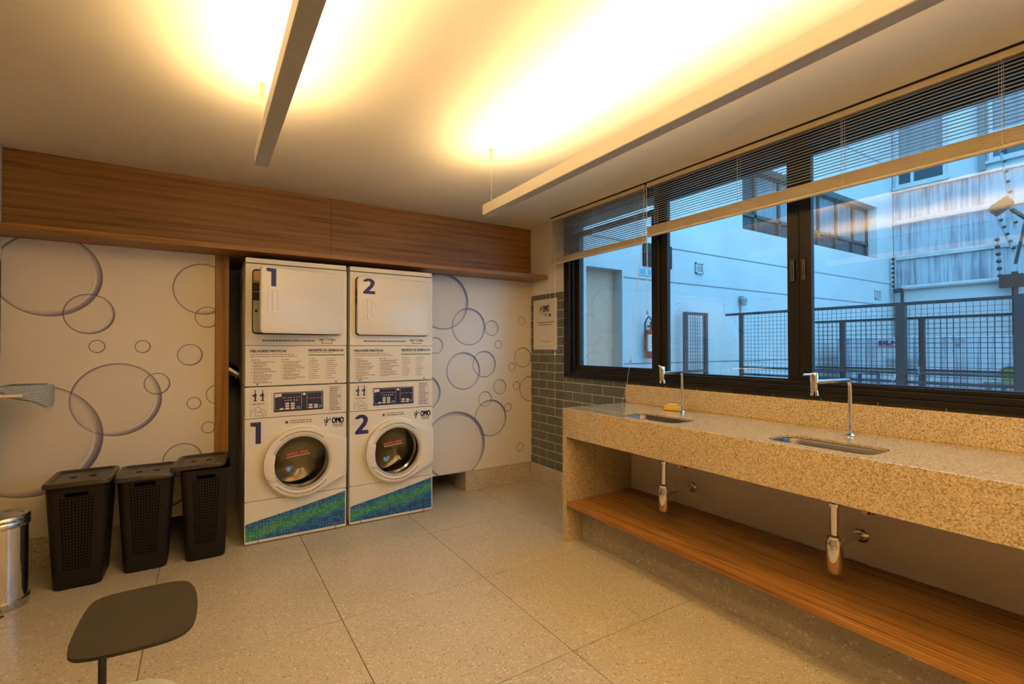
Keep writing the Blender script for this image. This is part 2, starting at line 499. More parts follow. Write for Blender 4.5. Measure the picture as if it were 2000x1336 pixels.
class MB:
    """collects shapes into one bmesh"""
    def __init__(self):
        self.bm = bmesh.new()
    def _add(self, verts, faces):
        vs = [self.bm.verts.new(v) for v in verts]
        out = []
        for f in faces:
            try:
                out.append(self.bm.faces.new([vs[i] for i in f]))
            except ValueError:
                pass
        return vs, out
    def box(self, x0, x1, y0, y1, z0, z1, bev=0.0, seg=1):
        v = [(x0, y0, z0), (x1, y0, z0), (x1, y1, z0), (x0, y1, z0), (x0, y0, z1), (x1, y0, z1), (x1, y1, z1), (x0, y1, z1)]
        f = [(0, 3, 2, 1), (4, 5, 6, 7), (0, 1, 5, 4), (1, 2, 6, 5), (2, 3, 7, 6), (3, 0, 4, 7)]
        vs, fs = self._add(v, f)
        if bev > 0:
            es = {e for fa in fs for e in fa.edges}
            bmesh.ops.bevel(self.bm, geom=list(es), offset=bev, segments=seg, affect='EDGES', profile=0.5)
        return self
    def quad(self, a, b, c, d):
        self._add([a, b, c, d], [(0, 1, 2, 3)])
        return self
    def tube(self, pts, r, n=10, caps=True, radii=None):
        pts = [Vector(p) for p in pts]
        rings = []
        prev = None
        for i, p in enumerate(pts):
            if i == 0:
                t = pts[1] - p
            elif i == len(pts) - 1:
                t = p - pts[-2]
            else:
                t = (pts[i + 1] - p).normalized() + (p - pts[i - 1]).normalized()
            t.normalize()
            if prev is None:
                a = Vector((0, 0, 1)) if abs(t.z) < 0.9 else Vector((1, 0, 0))
                u = t.cross(a).normalized()
            else:
                u = (prev - t * prev.dot(t)).normalized()
            prev = u
            w = t.cross(u)
            rr = radii[i] if radii else r
            rings.append([self.bm.verts.new(p + (u * math.cos(2 * PI * k / n) + w * math.sin(2 * PI * k / n)) * rr) for k in range(n)])
        for a, b in zip(rings, rings[1:]):
            for k in range(n):
                self.bm.faces.new((a[k], a[(k + 1) % n], b[(k + 1) % n], b[k]))
        if caps:
            self.bm.faces.new(list(reversed(rings[0])))
            self.bm.faces.new(rings[-1])
        return self
    def lathe(self, prof, center=(0, 0, 0), axis='z', n=28, caps=True):
        """prof: list of (radius, height) along axis"""
        cx, cy, cz = center
        rings = []
        for r, h in prof:
            ring = []
            for k in range(n):
                c, s = math.cos(2 * PI * k / n) * r, math.sin(2 * PI * k / n) * r
                p = {'z': (cx + c, cy + s, cz + h), 'y': (cx + c, cy + h, cz + s), 'x': (cx + h, cy + c, cz + s)}[axis]
                ring.append(self.bm.verts.new(p))
            rings.append(ring)
        for a, b in zip(rings, rings[1:]):
            for k in range(n):
                self.bm.faces.new((a[k], a[(k + 1) % n], b[(k + 1) % n], b[k]))
        if caps:
            if prof[0][0] > 1e-6:
                self.bm.faces.new(rings[0])
            if prof[-1][0] > 1e-6:
                self.bm.faces.new(rings[-1])
        return self
    def prism(self, poly, d0, d1, plane='xz', holes=(), bev=0.0):
        """poly in 2D; plane xz is extruded along y, xy along z, yz along x"""
        def P(u, v, d):
            return {'xz': (u, d, v), 'xy': (u, v, d), 'yz': (d, u, v)}[plane]
        bm2 = bmesh.new()
        loops = []
        edges = []
        for lp in [poly] + list(holes):
            vs = [bm2.verts.new(P(u, v, d0)) for u, v in lp]
            loops.append(vs)
            for i in range(len(vs)):
                edges.append(bm2.edges.new((vs[i], vs[(i + 1) % len(vs)])))
        if holes:
            bmesh.ops.triangle_fill(bm2, edges=edges, use_beauty=True, use_dissolve=False)
        else:
            bm2.faces.new(loops[0])
        r = bmesh.ops.extrude_face_region(bm2, geom=list(bm2.faces))
        off = Vector(P(0, 0, d1)) - Vector(P(0, 0, d0))
        bmesh.ops.translate(bm2, vec=off, verts=[e for e in r['geom'] if isinstance(e, bmesh.types.BMVert)])
        bmesh.ops.recalc_face_normals(bm2, faces=bm2.faces)
        if bev:
            es = [e for e in bm2.edges if len(e.link_faces) == 2 and e.calc_face_angle(0) > 0.9]
            bmesh.ops.bevel(bm2, geom=es, offset=bev, segments=2, affect='EDGES', profile=0.5)
        tmp = bpy.data.meshes.new('tmp')
        bm2.to_mesh(tmp)
        bm2.free()
        self.bm.from_mesh(tmp)
        bpy.data.meshes.remove(tmp)
        return self
    def loft(self, rings, cap0=True, cap1=True):
        rs = [[self.bm.verts.new(p) for p in r] for r in rings]
        n = len(rs[0])
        for a, b in zip(rs, rs[1:]):
            for k in range(n):
                self.bm.faces.new((a[k], a[(k + 1) % n], b[(k + 1) % n], b[k]))
        if cap0:
            self.bm.faces.new(list(reversed(rs[0])))
        if cap1:
            self.bm.faces.new(rs[-1])
        return self
    def mesh(self, name, smooth=False, fix=True):
        if fix:
            bmesh.ops.recalc_face_normals(self.bm, faces=self.bm.faces)
        me = bpy.data.meshes.new(name)
        self.bm.to_mesh(me)
        self.bm.free()
        if smooth:
            me.shade_smooth()
            try:
                me.set_sharp_from_angle(angle=math.radians(38))
            except Exception:
                pass
        return me
    def build(self, name, mat, parent=None, smooth=False, fix=True, kind=None, label=None):
        me = self.mesh(name, smooth, fix)
        me.materials.append(M[mat] if isinstance(mat, str) else mat)
        o = bpy.data.objects.new(name, me)
        COL.objects.link(o)
        if parent is not None:
            o.parent = parent
        if kind:
            o['kind'] = kind
        if label:
            o['label'] = label
        return o

def part(name, me, mat, parent, loc=(0, 0, 0)):
    """another object on shared mesh data"""
    if not me.materials:
        me.materials.append(M[mat])
    o = bpy.data.objects.new(name, me)
    COL.objects.link(o)
    o.parent = parent
    o.location = loc
    return o

def rrect(x0, x1, y0, y1, r, n=5):
    pts = []
    for cx, cy, a0 in ((x1 - r, y1 - r, 0), (x0 + r, y1 - r, 90), (x0 + r, y0 + r, 180), (x1 - r, y0 + r, 270)):
        for k in range(n + 1):
            a = math.radians(a0 + 90 * k / n)
            pts.append((cx + r * math.cos(a), cy + r * math.sin(a)))
    return pts

def circle(cx, cy, r, n=32, a0=0.0, a1=360.0):
    full = abs(a1 - a0) >= 360
    m = n if full else n + 1
    return [(cx + r * math.cos(math.radians(a0 + (a1 - a0) * k / n)), cy + r * math.sin(math.radians(a0 + (a1 - a0) * k / n))) for k in range(m)]

_text_cache = {}
def text_polys(s):
    """vertices and faces of a line of text, one unit high"""
    if s in _text_cache:
        return _text_cache[s]
    cu = bpy.data.curves.new('lettering', 'FONT')
    cu.body = s
    cu.size = 1.0
    cu.resolution_u = 3
    o = bpy.data.objects.new('lettering', cu)
    COL.objects.link(o)
    dg = bpy.context.evaluated_depsgraph_get()
    me = bpy.data.meshes.new_from_object(o.evaluated_get(dg))
    v = [tuple(p.co) for p in me.vertices]
    f = [tuple(p.vertices) for p in me.polygons]
    bpy.data.objects.remove(o)
    bpy.data.curves.remove(cu)
    bpy.data.meshes.remove(me)
    xs = [p[0] for p in v]
    ys = [p[1] for p in v]
    x0, x1, y0, y1 = min(xs), max(xs), min(ys), max(ys)
    v = [((p[0] - x0), (p[1] - y0)) for p in v]
    _text_cache[s] = (v, f, x1 - x0, y1 - y0)
    return _text_cache[s]

def add_text(mb, s, u0, v0, w, h, to3, shear=0.0, bold=0.0):
    """fit the text s in a box w by h whose lower left corner is (u0, v0); to3 maps (u, v) to a point"""
    v, f, tw, th = text_polys(s)
    offs = [(0, 0)] if not bold else [(-bold, 0), (bold, 0), (0, bold), (0, -bold), (0, 0)]
    for ox, oy in offs:
        mb._add([to3(u0 + p[0] / tw * w + shear * p[1] / th * h + ox, v0 + p[1] / th * h + oy) for p in v], f)

def small_print(mb, u0, u1, v, h, to3, rnd, gap=0.006, word=(0.008, 0.024)):
    """a line of print too small to read: word-long dashes"""
    u = u0
    while u < u1 - 0.004:
        w = min(rnd.uniform(*word), u1 - u)
        mb.quad(to3(u, v), to3(u + w, v), to3(u + w, v + h), to3(u, v + h))
        u += w + gap * rnd.uniform(0.5, 1.0)

# ================================================================== STRUCTURE
XR = 2.83          # right wall face
YB = 4.083         # mural plane
H = 2.57           # ceiling
WX0, WY0 = -3.2, -2.6

def struct(name, mb, mat, parent=None, smooth=False):
    o = mb.build(name, mat, parent, smooth)
    if parent is None:
        o['kind'] = 'structure'
    return o

# floor: joint-coloured bed with one terrazzo tile per cell
floor = struct('floor', MB().box(WX0 - 0.2, XR + 0.15, WY0 - 0.2, 4.95, -0.12, -0.004), 'joint')
TP = 0.8135
TX = [0.585 + TP * k for k in range(-5, 4)]
TY = [2.504 + TP * k for k in range(-7, 4)]
tile_full = MB().box(0.0016, TP - 0.0016, 0.0016, TP - 0.0016, -0.006, 0.0, 0.0008).mesh('floor_tile')
for i in range(len(TX) - 1):
    for j in range(len(TY) - 1):
        part('tile', tile_full, 'floor', floor, (TX[i], TY[j], 0.0))

struct('ceiling', MB().box(WX0 - 0.2, XR + 0.20, WY0 - 0.2, 4.95, H, H + 0.25), 'ceiling')
struct('wall_front', MB().box(WX0 - 0.2, XR + 0.15, WY0 - 0.2, WY0, 0, H), 'plaster_far')
struct('wall_left', MB().box(WX0 - 0.2, WX0, WY0, 4.95, 0, H), 'plaster_far')
struct('wall_back', MB().box(WX0 - 0.2, XR + 0.15, 4.85, 4.95, 0, H), 'plaster')

# short return of wall at the left end of the mural, tiled like the right wall
SX = -1.035
ret = struct('wall_left_return', MB().box(-1.6, SX - 0.0028, 3.97, YB + 0.03, 0, H), 'grout')
struct('plaster_panel', MB().box(-1.601, SX, 3.969, YB + 0.03, 1.888, H), 'plaster', ret)
struct('wall_back_left', MB().box(WX0, -1.05, YB + 0.03, YB + 0.10, 0, H), 'plaster_far')

# right wall: solid pieces around the window, glazed tiles, plaster above
wr = struct('wall_right', MB().box(XR + 0.0012, XR + 0.15, WY0, 4.85, 0, 1.085), 'grout')
struct('wall_pier', MB().box(XR + 0.0012, XR + 0.15, 3.51, 4.85, 1.085, H), 'grout', wr)
struct('wall_pier', MB().box(XR + 0.006, XR + 0.15, WY0, -0.60, 1.085, H), 'plaster', wr)
struct('plaster_panel', MB().box(XR - 0.001, XR + 0.008, 3.51, YB + 0.02, 1.888, H), 'plaster', wr)
struct('wall_under_counter', MB().box(2.77, XR + 0.001, -0.55, 2.645, 0.283, 0.76), 'plaster')
PW, PH = 0.263, 0.085
g = 0.0042
full = MB().box(0, 0.004, 0, PW - g, 0, PH - g, 0.0008).mesh('wall_tile')
cuts = {}
def wall_tile(y0, y1, z0, z1, xf, parent, flip=False):
    if y1 - y0 < 0.008 or z1 - z0 < 0.004:
        return
    key = (round(y1 - y0, 4), round(z1 - z0, 4))
    if abs(key[0] - (PW - g)) < 1e-3 and abs(key[1] - (PH - g)) < 1e-3:
        me = full
    else:
        if key not in cuts:
            cuts[key] = MB().box(0, 0.004, 0, y1 - y0, 0, z1 - z0, 0.0008).mesh('wall_tile_cut')
        me = cuts[key]
    part('tile', me, 'tile', parent, (xf, y0, z0))
for k in range(20):
    z0 = 0.188 + PH * k
    z1 = z0 + PH - g
    off = 0.0 if k % 2 == 0 else PW / 2
    # joints at y = 3.9486 - off + n * PW
    j = 3.9486 - off - PW * 20
    lo = 2.69 if z0 < 0.93 else (-0.60 if z0 < 1.085 else 3.512)
    y = j
    while y < YB:
        a, b = max(y, lo), min(y + PW - g, YB - 0.001)
        if b > a:
            zt = min(z1, 1.0835) if a < 3.51 and z0 < 1.085 else z1
            if z0 > 0.93 and z0 < 1.085 and a < 3.51 < b and z1 > 1.085:
                wall_tile(a, 3.508, z0, 1.0835, XR, wr)
                wall_tile(3.512, b, z0, z1, XR, wr)
            elif not (z0 > 0.80 and z1 < 1.0 and b < 2.68):
                wall_tile(a, b, z0, zt, XR, wr)
        y += PW
for k in range(20):
    z0 = 0.188 + PH * k
    c = 4.02 if k % 2 else 4.06
    wall_tile(3.972, c - g, z0, z0 + PH - g, SX - 0.004, ret)
    wall_tile(c, YB - 0.001, z0, z0 + PH - g, SX - 0.004, ret)

# terrazzo baseboards; the ones at the back are solid and leave the machine niche open
struct('baseboard_right', MB().box(XR - 0.006, XR + 0.007, 2.69, YB, 0, 0.185, 0.002), 'base')
struct('baseboard_back', MB().box(2.08, XR - 0.006, YB + 0.002, 4.83, 0, 0.187, 0.002), 'base')
struct('baseboard_left', MB().box(-1.034, -0.30, YB + 0.002, 4.83, 0, 0.187, 0.002), 'base')
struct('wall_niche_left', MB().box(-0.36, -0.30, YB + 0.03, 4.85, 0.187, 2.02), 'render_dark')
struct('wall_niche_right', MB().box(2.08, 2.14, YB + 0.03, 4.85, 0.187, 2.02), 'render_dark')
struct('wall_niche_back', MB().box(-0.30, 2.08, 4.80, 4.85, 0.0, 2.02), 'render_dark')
struct('trim_1', MB().box(2.27, 2.30, -0.60, 2.645, 0, 0.250, 0.001), 'plinth')

# ------------------------------------------------------------------ window in the right wall
win = struct('window_1', MB()
    .box(2.80, 2.95, -0.60, 3.51, 1.086, 1.112, 0.003)
    .box(2.815, 2.95, -0.60, 3.51, 1.112, 1.145, 0.003)
    .box(2.83, 2.95, -0.60, 3.51, 1.145, 1.165, 0.002)
    .box(2.80, 2.95, 3.43, 3.51, 1.112, H - 0.002, 0.003)
    .box(2.825, 2.95, 3.40, 3.43, 1.112, H - 0.002, 0.003)
    .box(2.80, 2.95, -0.60, -0.52, 1.112, H - 0.002, 0.003)
    .box(2.80, 2.95, -0.52, 3.43, 2.475, H - 0.002, 0.003), 'frame')
def sash(y0, y1, x, z0=1.15, z1=2.475, w=0.052):
    s = MB()
    s.box(x - 0.018, x + 0.018, y0, y1, z0, z0 + 0.034, 0.002)
    s.box(x - 0.018, x + 0.018, y0, y1, z1 - 0.038, z1, 0.002)
    s.box(x - 0.018, x + 0.018, y0, y0 + w, z0 + 0.034, z1 - 0.038, 0.002)
    s.box(x - 0.018, x + 0.018, y1 - w, y1, z0 + 0.034, z1 - 0.038, 0.002)
    o = s.build('window_sash', 'frame', win)
    MB().box(x - 0.003, x + 0.003, y0 + w - 0.004, y1 - w + 0.004, z0 + 0.03, z1 - 0.034).build('pane', 'glass', o)
    return o
sash(2.468, 3.405, 2.875, 1.164, 2.40, 0.050)
MB().box(2.845, 2.93, 2.435, 2.485, 1.15, 2.475, 0.003).build('mullion', 'frame', win)
s2 = sash(1.440, 2.440, 2.878, 1.142, 2.475, 0.068)
s3 = sash(0.38, 1.437, 2.872, 1.138, 2.475, 0.064)
sash(-0.52, 0.40, 2.90, 1.142, 2.475, 0.06)
for o, y in ((s2, 1.474), (s3, 1.413)):
    MB().box(2.845, 2.858, y - 0.011, y + 0.011, 1.735, 1.86, 0.003).box(2.838, 2.847, y - 0.005, y + 0.005, 1.77, 1.83, 0.002) \
        .build('latch', 'latch', o)
struct('trim_2', MB().box(2.722, 2.765, -0.60, 3.61, H - 0.003, H + 0.001), 'slot')
# outer reveal above and below the window
struct('wall_outer_lintel', MB().box(XR + 0.15, XR + 0.22, -2.7, 4.0, H - 0.06, 3.4), 'render')

# ================================================================== WOODWORK ON THE BACK WALL
fas = thing('fascia_panel', 'wide oak panel band running along the top of the mural wall', 'wall panel', (0, YB, 2.063))
JX = 0.858
for x0, x1 in ((-1.034, JX - 0.001), (JX + 0.001, XR - 0.001)):
    MB().box(x0, x1, 0.0, 0.02, 0.0, H - 2.064, 0.001).build('panel', 'wood_x', fas)
tag(MB().box(-1.034, XR - 0.002, 3.79, 4.80, 2.028, 2.0625, 0.0015).build('ledge_board', 'wood_x'),
    'long oak ledge board under the panel band above the machines', 'shelf')
tag(MB().box(0.062, 0.147, YB - 0.013, YB + 0.30, 0.0, 2.0275, 0.0015).build('wooden_post', 'wood_z'),
    'upright oak board between the left bubble mural and the machines', 'post')
tag(MB().box(-1.034, 0.061, YB, YB + 0.02, 0.190, 2.0275, 0.001).build('mural_panel', 'mural_a'),
    'soap bubble mural panel behind the laundry baskets', 'mural', 'soap bubble murals')
tag(MB().box(1.64, XR - 0.001, YB, YB + 0.02, 0.190, 2.0275, 0.001).build('mural_panel', 'mural_b'),
    'soap bubble mural panel between machine 2 and the tiled corner', 'mural', 'soap bubble murals')

# ================================================================== LAUNDRY MACHINES
W, D = 0.676, 0.70
GL = {}
def plane(y):
    return lambda u, v: (u, y, v)

ONE = [(0, .83), (0, 1.0), (.86, 1.0), (.86, 0), (.42, 0), (.42, .80)]
def two_poly():
    pts = [(0.0, 0.78)]
    for k in range(0, 11):       # outer bowl
        a = math.radians(165 - 19.5 * k)
        pts.append((0.50 + 0.47 * math.cos(a), 0.72 + 0.28 * math.sin(a)))
    pts += [(0.84, 0.46), (0.52, 0.19), (1.0, 0.19), (1.0, 0.0), (0.06, 0.0), (0.06, 0.13), (0.50, 0.50), (0.61, 0.60)]
    for k in range(0, 8):
        a = math.radians(-10 + 22 * k)
        pts.append((0.47 + 0.17 * math.cos(a), 0.70 + 0.13 * math.sin(a)))
    return pts
TWO = two_poly()
def numeral(mb, n, u0, v0, w, h, y0, y1):
    mb.prism([(u0 + p[0] * w, v0 + p[1] * h) for p in (ONE if n == 1 else TWO)], y0, y1)

def numeral_part(n, u, v, w, h, y, parent):
    b = MB()
    b.box(u - 0.014, u + w + 0.012, y - 0.0006, y + 0.0002, v - 0.014, v + h + 0.012)
    o = b.build('number_sticker', 'white_dull', parent)
    b = MB()
    numeral(b, n, u, v, w, h, y - 0.0016, y - 0.0007)
    b.build('number', 'navy', o)

def dryer(n, x0, ajar, label):
    rnd = random.Random(40 + n)
    t = thing('dryer', label, 'dryer', (x0, 3.775, 1.0885), 0, 'coin dryers stacked on the washers')
    zb = 1.0885
    # cabinet: sides, back, front face with a rounded opening
    b = MB()
    b.box(0, W, 0.022, D, 0.0, 0.855, 0.006)
    cab = b.build('cabinet', 'white', t)
    b = MB()
    b.prism(rrect(0.0, W, 1.376 - zb, 1.9415 - zb, 0.004, 2), 0.0, 0.021,
            holes=[rrect(0.040, 0.640, 1.452 - zb, 1.906 - zb, 0.028)], bev=0.0015)
    b.build('front_panel', 'white', t)
    MB().box(0, W, 0.006, D, 0.8590, 0.895, 0.006, 2).build('lid', 'white', t)
    MB().box(0.003, W - 0.003, 0.008, 0.022, 0.851, 0.8605).build('seam', 'seam', t)
    # well behind the door
    MB().box(0.040, 0.640, 0.0185, 0.0225, 1.452 - zb, 1.906 - zb).build('door_well', 'grey_panel', t)
    b = MB()
    b.prism(rrect(0.038, 0.642, 1.450 - zb, 1.908 - zb, 0.028), 0.010, 0.020, holes=[rrect(0.047, 0.626, 1.464 - zb, 1.898 - zb, 0.022)])
    b.build('gasket_and_gap_shade', 'seam', t)  # dark frame added to paint the shade in the gap round the door
    b = MB()
    b.lathe([(0.205, 0.0), (0.205, -0.014), (0.185, -0.016), (0.180, 0.0)], (0.34, 0.019, 1.64 - zb), 'y', 40, caps=False)
    b.build('gasket_and_gap_shade', 'dark', t, smooth=True)
    MB().lathe([(0.182, 0.0), (0.0, 0.0)], (0.34, 0.0175, 1.64 - zb), 'y', 40, caps=False).build('drum_opening', 'seam', t)
    b = MB().box(0.052, 0.112, 0.012, 0.019, 1.82 - zb, 1.885 - zb, 0.002)
    b.build('care_label', 'amber', t)
    MB().box(0.046, 0.120, 0.008, 0.019, 1.755 - zb, 1.812 - zb, 0.004).build('lint_cover', 'dark', t)
    MB().box(0.046, 0.110, 0.008, 0.019, 1.69 - zb, 1.748 - zb, 0.004).build('lint_cover', 'dark', t)
    MB().lathe([(0.009, 0.0), (0.009, -0.004), (0.0, -0.005)], (0.066, 0.018, 1.615 - zb), 'y', 14).build('screw', 'dark', t)
    # door, hinged on the right and left ajar
    d = thing('door', None, None, (0.633, -0.001, 0), ajar)
    d.parent = t
    dz0, dz1 = 1.452 - zb, 1.905 - zb
    b = MB()
    b.prism(rrect(-0.590, 0.0, dz0 + 0.005, dz1 - 0.004, 0.026), -0.030, 0.0, bev=0.006)
    b.build('door_skin', 'white', d, smooth=True)
    # recessed grip
    hz = 1.745 - zb if n == 1 else 1.725 - zb
    b = MB()
    b.prism(rrect(-0.545, -0.475, hz - 0.150, hz + 0.008, 0.006), -0.0345, -0.030, holes=[rrect(-0.520, -0.482, hz - 0.132, hz - 0.004, 0.004)])
    b.box(-0.522, -0.514, -0.040, -0.030, hz - 0.138, hz + 0.004, 0.002)
    b.build('door_handle', 'white', d)
    b = MB()
    numeral(b, n, -0.555, 1.772 - zb, 0.072 if n == 1 else 0.098, 0.120, -0.0325, -0.0305)
    b.build('number', 'navy', d)
    # print under the door
    pl = plane(-0.0006)
    b = MB()
    small_print(b, 0.105, 0.445, 1.404 - zb, 0.010, pl, rnd, 0.005, (0.006, 0.020))
    # crown-shaped maker's badge
    u0, v0 = 0.475, 1.392 - zb
    lw = 0.0022
    outline = [(0.012, 0.020), (0.004, 0.024), (0.030, 0.028), (0.022, 0.000), (0.098, 0.000), (0.092, 0.028), (0.122, 0.024), (0.110, 0.019)]
    for i in range(len(outline) - 1):
        (a, c), (e, f) = outline[i], outline[i + 1]
        q = math.hypot(e - a, f - c)
        nx, nz = -(f - c) / q * lw, (e - a) / q * lw
        b.quad(pl(u0 + a - nx, v0 + c - nz), pl(u0 + e - nx, v0 + f - nz), pl(u0 + e + nx, v0 + f + nz), pl(u0 + a + nx, v0 + c + nz))
    add_text(b, 'Speed Queen', u0 + 0.006, v0 + 0.010, 0.100, 0.034, pl, 0.008)
    b.build('printed_text', 'ink', t, fix=False, kind='stuff')
    # instruction board below
    MB().box(0.0, W, -0.001, 0.021, 0.004, 1.372 - zb, 0.0025).build('instruction_panel', 'white', t)
    pl = plane(-0.0018)
    b = MB()
    add_text(b, 'MELHORES PRÁTICAS', 0.030, 1.327 - zb, 0.228, 0.021, pl, 0, 0.0009)
    b.build('heading_text', 'navy', t, fix=False, kind='stuff')
    b = MB()
    add_text(b, 'RESPEITE OS SÍMBOLOS', 0.407, 1.331 - zb, 0.245, 0.021, pl, 0, 0.0009)
    b.build('heading_text', 'navy', t, fix=False, kind='stuff')
    b = MB()
    small_print(b, 0.030, 0.305, 1.309 - zb, 0.006, pl, rnd)
    small_print(b, 0.030, 0.330, 1.294 - zb, 0.006, pl, rnd)
    small_print(b, 0.407, 0.580, 1.320 - zb, 0.005, pl, rnd)
    for ux, k0 in ((0.036, 7), (0.226, 6)):
        small_print(b, ux, ux + 0.055, 1.270 - zb, 0.0065, pl, rnd)
        for k in range(k0):
            z = 1.254 - zb - 0.0225 * k
            b.quad(pl(ux, z), pl(ux + 0.005, z), pl(ux + 0.005, z + 0.008), pl(ux, z + 0.008))
            small_print(b, ux + 0.012, ux + rnd.uniform(0.10, 0.16), z + 0.002, 0.0055, pl, rnd, 0.003)
            small_print(b, ux + 0.012, ux + rnd.uniform(0.06, 0.14), z - 0.008, 0.0055, pl, rnd, 0.003)
    for ux in (0.411, 0.530):
        for k in range(10):
            z = 1.276 - zb - 0.0160 * k
            b.quad(pl(ux, z), pl(ux + 0.007, z), pl(ux + 0.007, z + 0.007), pl(ux, z + 0.007))
            if k % 5 != 1:
                small_print(b, ux + 0.013, ux + rnd.uniform(0.04, 0.08), z + 0.001, 0.0050, pl, rnd, 0.003)
    b.build('small_print', 'ink_soft', t, fix=False, kind='stuff')
    b = MB()
    for ux in (0.411, 0.530):
        for k in (1, 6):
            z = 1.276 - zb - 0.0160 * k
            small_print(b, ux + 0.013, ux + 0.065, z + 0.001, 0.005, pl, rnd, 0.003)
    b.build('red_print', 'ink_redsoft', t, fix=False, kind='stuff')
    MB().quad(pl(0.405, 1.301 - zb), pl(0.660, 1.301 - zb), pl(0.660, 1.3085 - zb), pl(0.405, 1.3085 - zb)).build('green_bar', 'ink_green', t, fix=False)
    for ux in (0.075, 0.600):
        MB().lathe([(0.008, 0), (0.008, -0.002), (0.0, -0.004)], (ux, -0.001, 1.105 - zb), 'y', 12).build('screw', 'dark_steel', t)
    return t

def washer(n, x0, label):
    rnd = random.Random(80 + n)
    t = thing('washing_machine', label, 'washing machine', (x0, 3.775, 0), 0, 'coin washing machines under the dryers')
    CX, CZ = 0.357, 0.540
    b = MB()
    b.box(0, 0.020, 0.022, D, 0.022, 1.085, 0.004)
    b.box(W - 0.020, W, 0.022, D, 0.022, 1.085, 0.004)
    b.box(0.020, W - 0.020, D - 0.02, D, 0.022, 1.085)
    b.box(0.020, W - 0.020, 0.022, D - 0.02, 1.060, 1.085)
    b.box(0.020, W - 0.020, 0.022, D - 0.02, 0.022, 0.045)
    b.build('cabinet', 'white', t)
    for u in (0.06, W - 0.06):
        for y in (0.07, D - 0.07):
            MB().lathe([(0.026, 0), (0.022, 0.012), (0.012, 0.023)], (u, y, 0), 'z', 12).build('foot', 'dark', t)
    b = MB()
    b.prism(rrect(0, W, 0.2995, 0.866, 0.005, 2), 0.0, 0.021, holes=[circle(CX, CZ, 0.212, 40)], bev=0.0015)
    b.build('front_panel', 'white', t)
    b = MB()
    b.prism(rrect(0, W, 0.008, 0.296, 0.012, 3), 0.0, 0.021, bev=0.0018)
    kick = b.build('kick_panel', 'white', t)
    MB().box(0.004, W - 0.004, 0.006, 0.020, 0.290, 0.305).build('seam', 'seam', t)
    MB().box(0.004, W - 0.004, 0.006, 0.020, 0.860, 0.875).build('seam', 'seam', t)
    b = MB()
    pl = plane(-0.0007)
    b.prism([(0.006, 0.028), (0.668, 0.028), (0.668, 0.277), (0.56, 0.252), (0.30, 0.200), (0.03, 0.152), (0.006, 0.143)], -0.0009, -0.0001)
    b.build('printed_band', 'decal', kick)
    for u in (0.085, 0.600):
        MB().lathe([(0.006, 0), (0.006, -0.002), (0.0, -0.003)], (u, 0.0, 0.018), 'y', 12).build('screw', 'dark_steel', kick)
    # control panel
    b = MB()
    b.prism(rrect(0, W, 0.870, 1.083, 0.006, 2), -0.002, 0.021, bev=0.002)
    cp = b.build('control_panel', 'white', t)
    b = MB()
    b.prism(rrect(0.165, 0.520, 0.893, 1.052, 0.006), -0.006, -0.002, holes=[rrect(0.177, 0.508, 0.904, 1.041, 0.004)])
    b.build('bezel', 'white_dull', cp)
    MB().box(0.177, 0.508, -0.0042, -0.002, 0.904, 1.041).build('display', 'display', cp)
    pl = plane(-0.0046)
    b = MB()
    for (a, c, e, f) in ((0.183, 0.360, 0.918, 1.034), (0.395, 0.500, 0.920, 1.034)):
        w = 0.0016
        for q in ((a, c, e, e + w), (a, c, f - w, f), (a, a + w, e, f), (c - w, c, e, f)):
            b.quad(pl(q[0], q[2]), pl(q[1], q[2]), pl(q[1], q[3]), pl(q[0], q[3]))
    b.quad(pl(0.184, 1.006), pl(0.228, 1.012), pl(0.228, 1.033), pl(0.184, 1.033))
    small_print(b, 0.236, 0.35, 1.000, 0.004, pl, rnd, 0.012, (0.006, 0.010))
    small_print(b, 0.250, 0.34, 0.978, 0.009, pl, rnd, 0.016, (0.005, 0.007))
    small_print(b, 0.405, 0.495, 0.990, 0.003, pl, rnd, 0.012, (0.006, 0.014))
    b.build('display_print', 'offwhite', cp, fix=False, kind='stuff')
    b = MB()
    for (u, z) in ((0.252, 0.966), (0.288, 0.966), (0.252, 0.949), (0.288, 0.949), (0.252, 0.932), (0.288, 0.932), (0.216, 0.930),
                   (0.408, 0.948), (0.408, 0.930), (0.445, 0.946), (0.445, 0.930)):
        MB().box(u, u + 0.025, -0.0075, -0.004, z - 0.012, z, 0.001).build('button', 'white_dull', cp)
    for u0, u1 in ((0.325, 0.350), (0.476, 0.496)):
        MB().box(u0, u1, -0.0065, -0.004, 0.925, 0.938).build('button', 'ink_teal', cp, label='blue start button')
    MB().lathe([(0.010, 0), (0.010, -0.004), (0.006, -0.006), (0, -0.006)], (0.377, -0.004, 1.024), 'y', 16).build('badge', 'white_dull', cp)
    # left and right instruction stickers
    MB().box(0.028, 0.140, -0.0030, -0.002, 0.877, 1.072).build('sticker', 'offwhite', cp)
    MB().box(0.548, 0.646, -0.0030, -0.002, 0.876, 1.074).build('sticker', 'offwhite', cp)
    pl = plane(-0.0036)
    b = MB()
    for u in (0.052, 0.098):     # two little scoops
        b = MB()
        b.prism([(u + 0.006, 1.066), (u + 0.012, 1.066), (u + 0.014, 1.040), (u + 0.020, 1.036), (u + 0.016, 1.012), (u + 0.014, 0.998),
                 (u + 0.019, 0.994), (u + 0.019, 0.988), (u, 0.988), (u, 0.994), (u + 0.006, 0.998), (u + 0.006, 1.020), (u - 0.007, 1.022), (u - 0.007, 1.032), (u + 0.004, 1.036), (u + 0.008, 1.046)], -0.0042, -0.0032)
        b.build('pictogram', 'navy', cp)
    b = MB()
    small_print(b, 0.045, 0.120, 0.965, 0.006, pl, rnd)
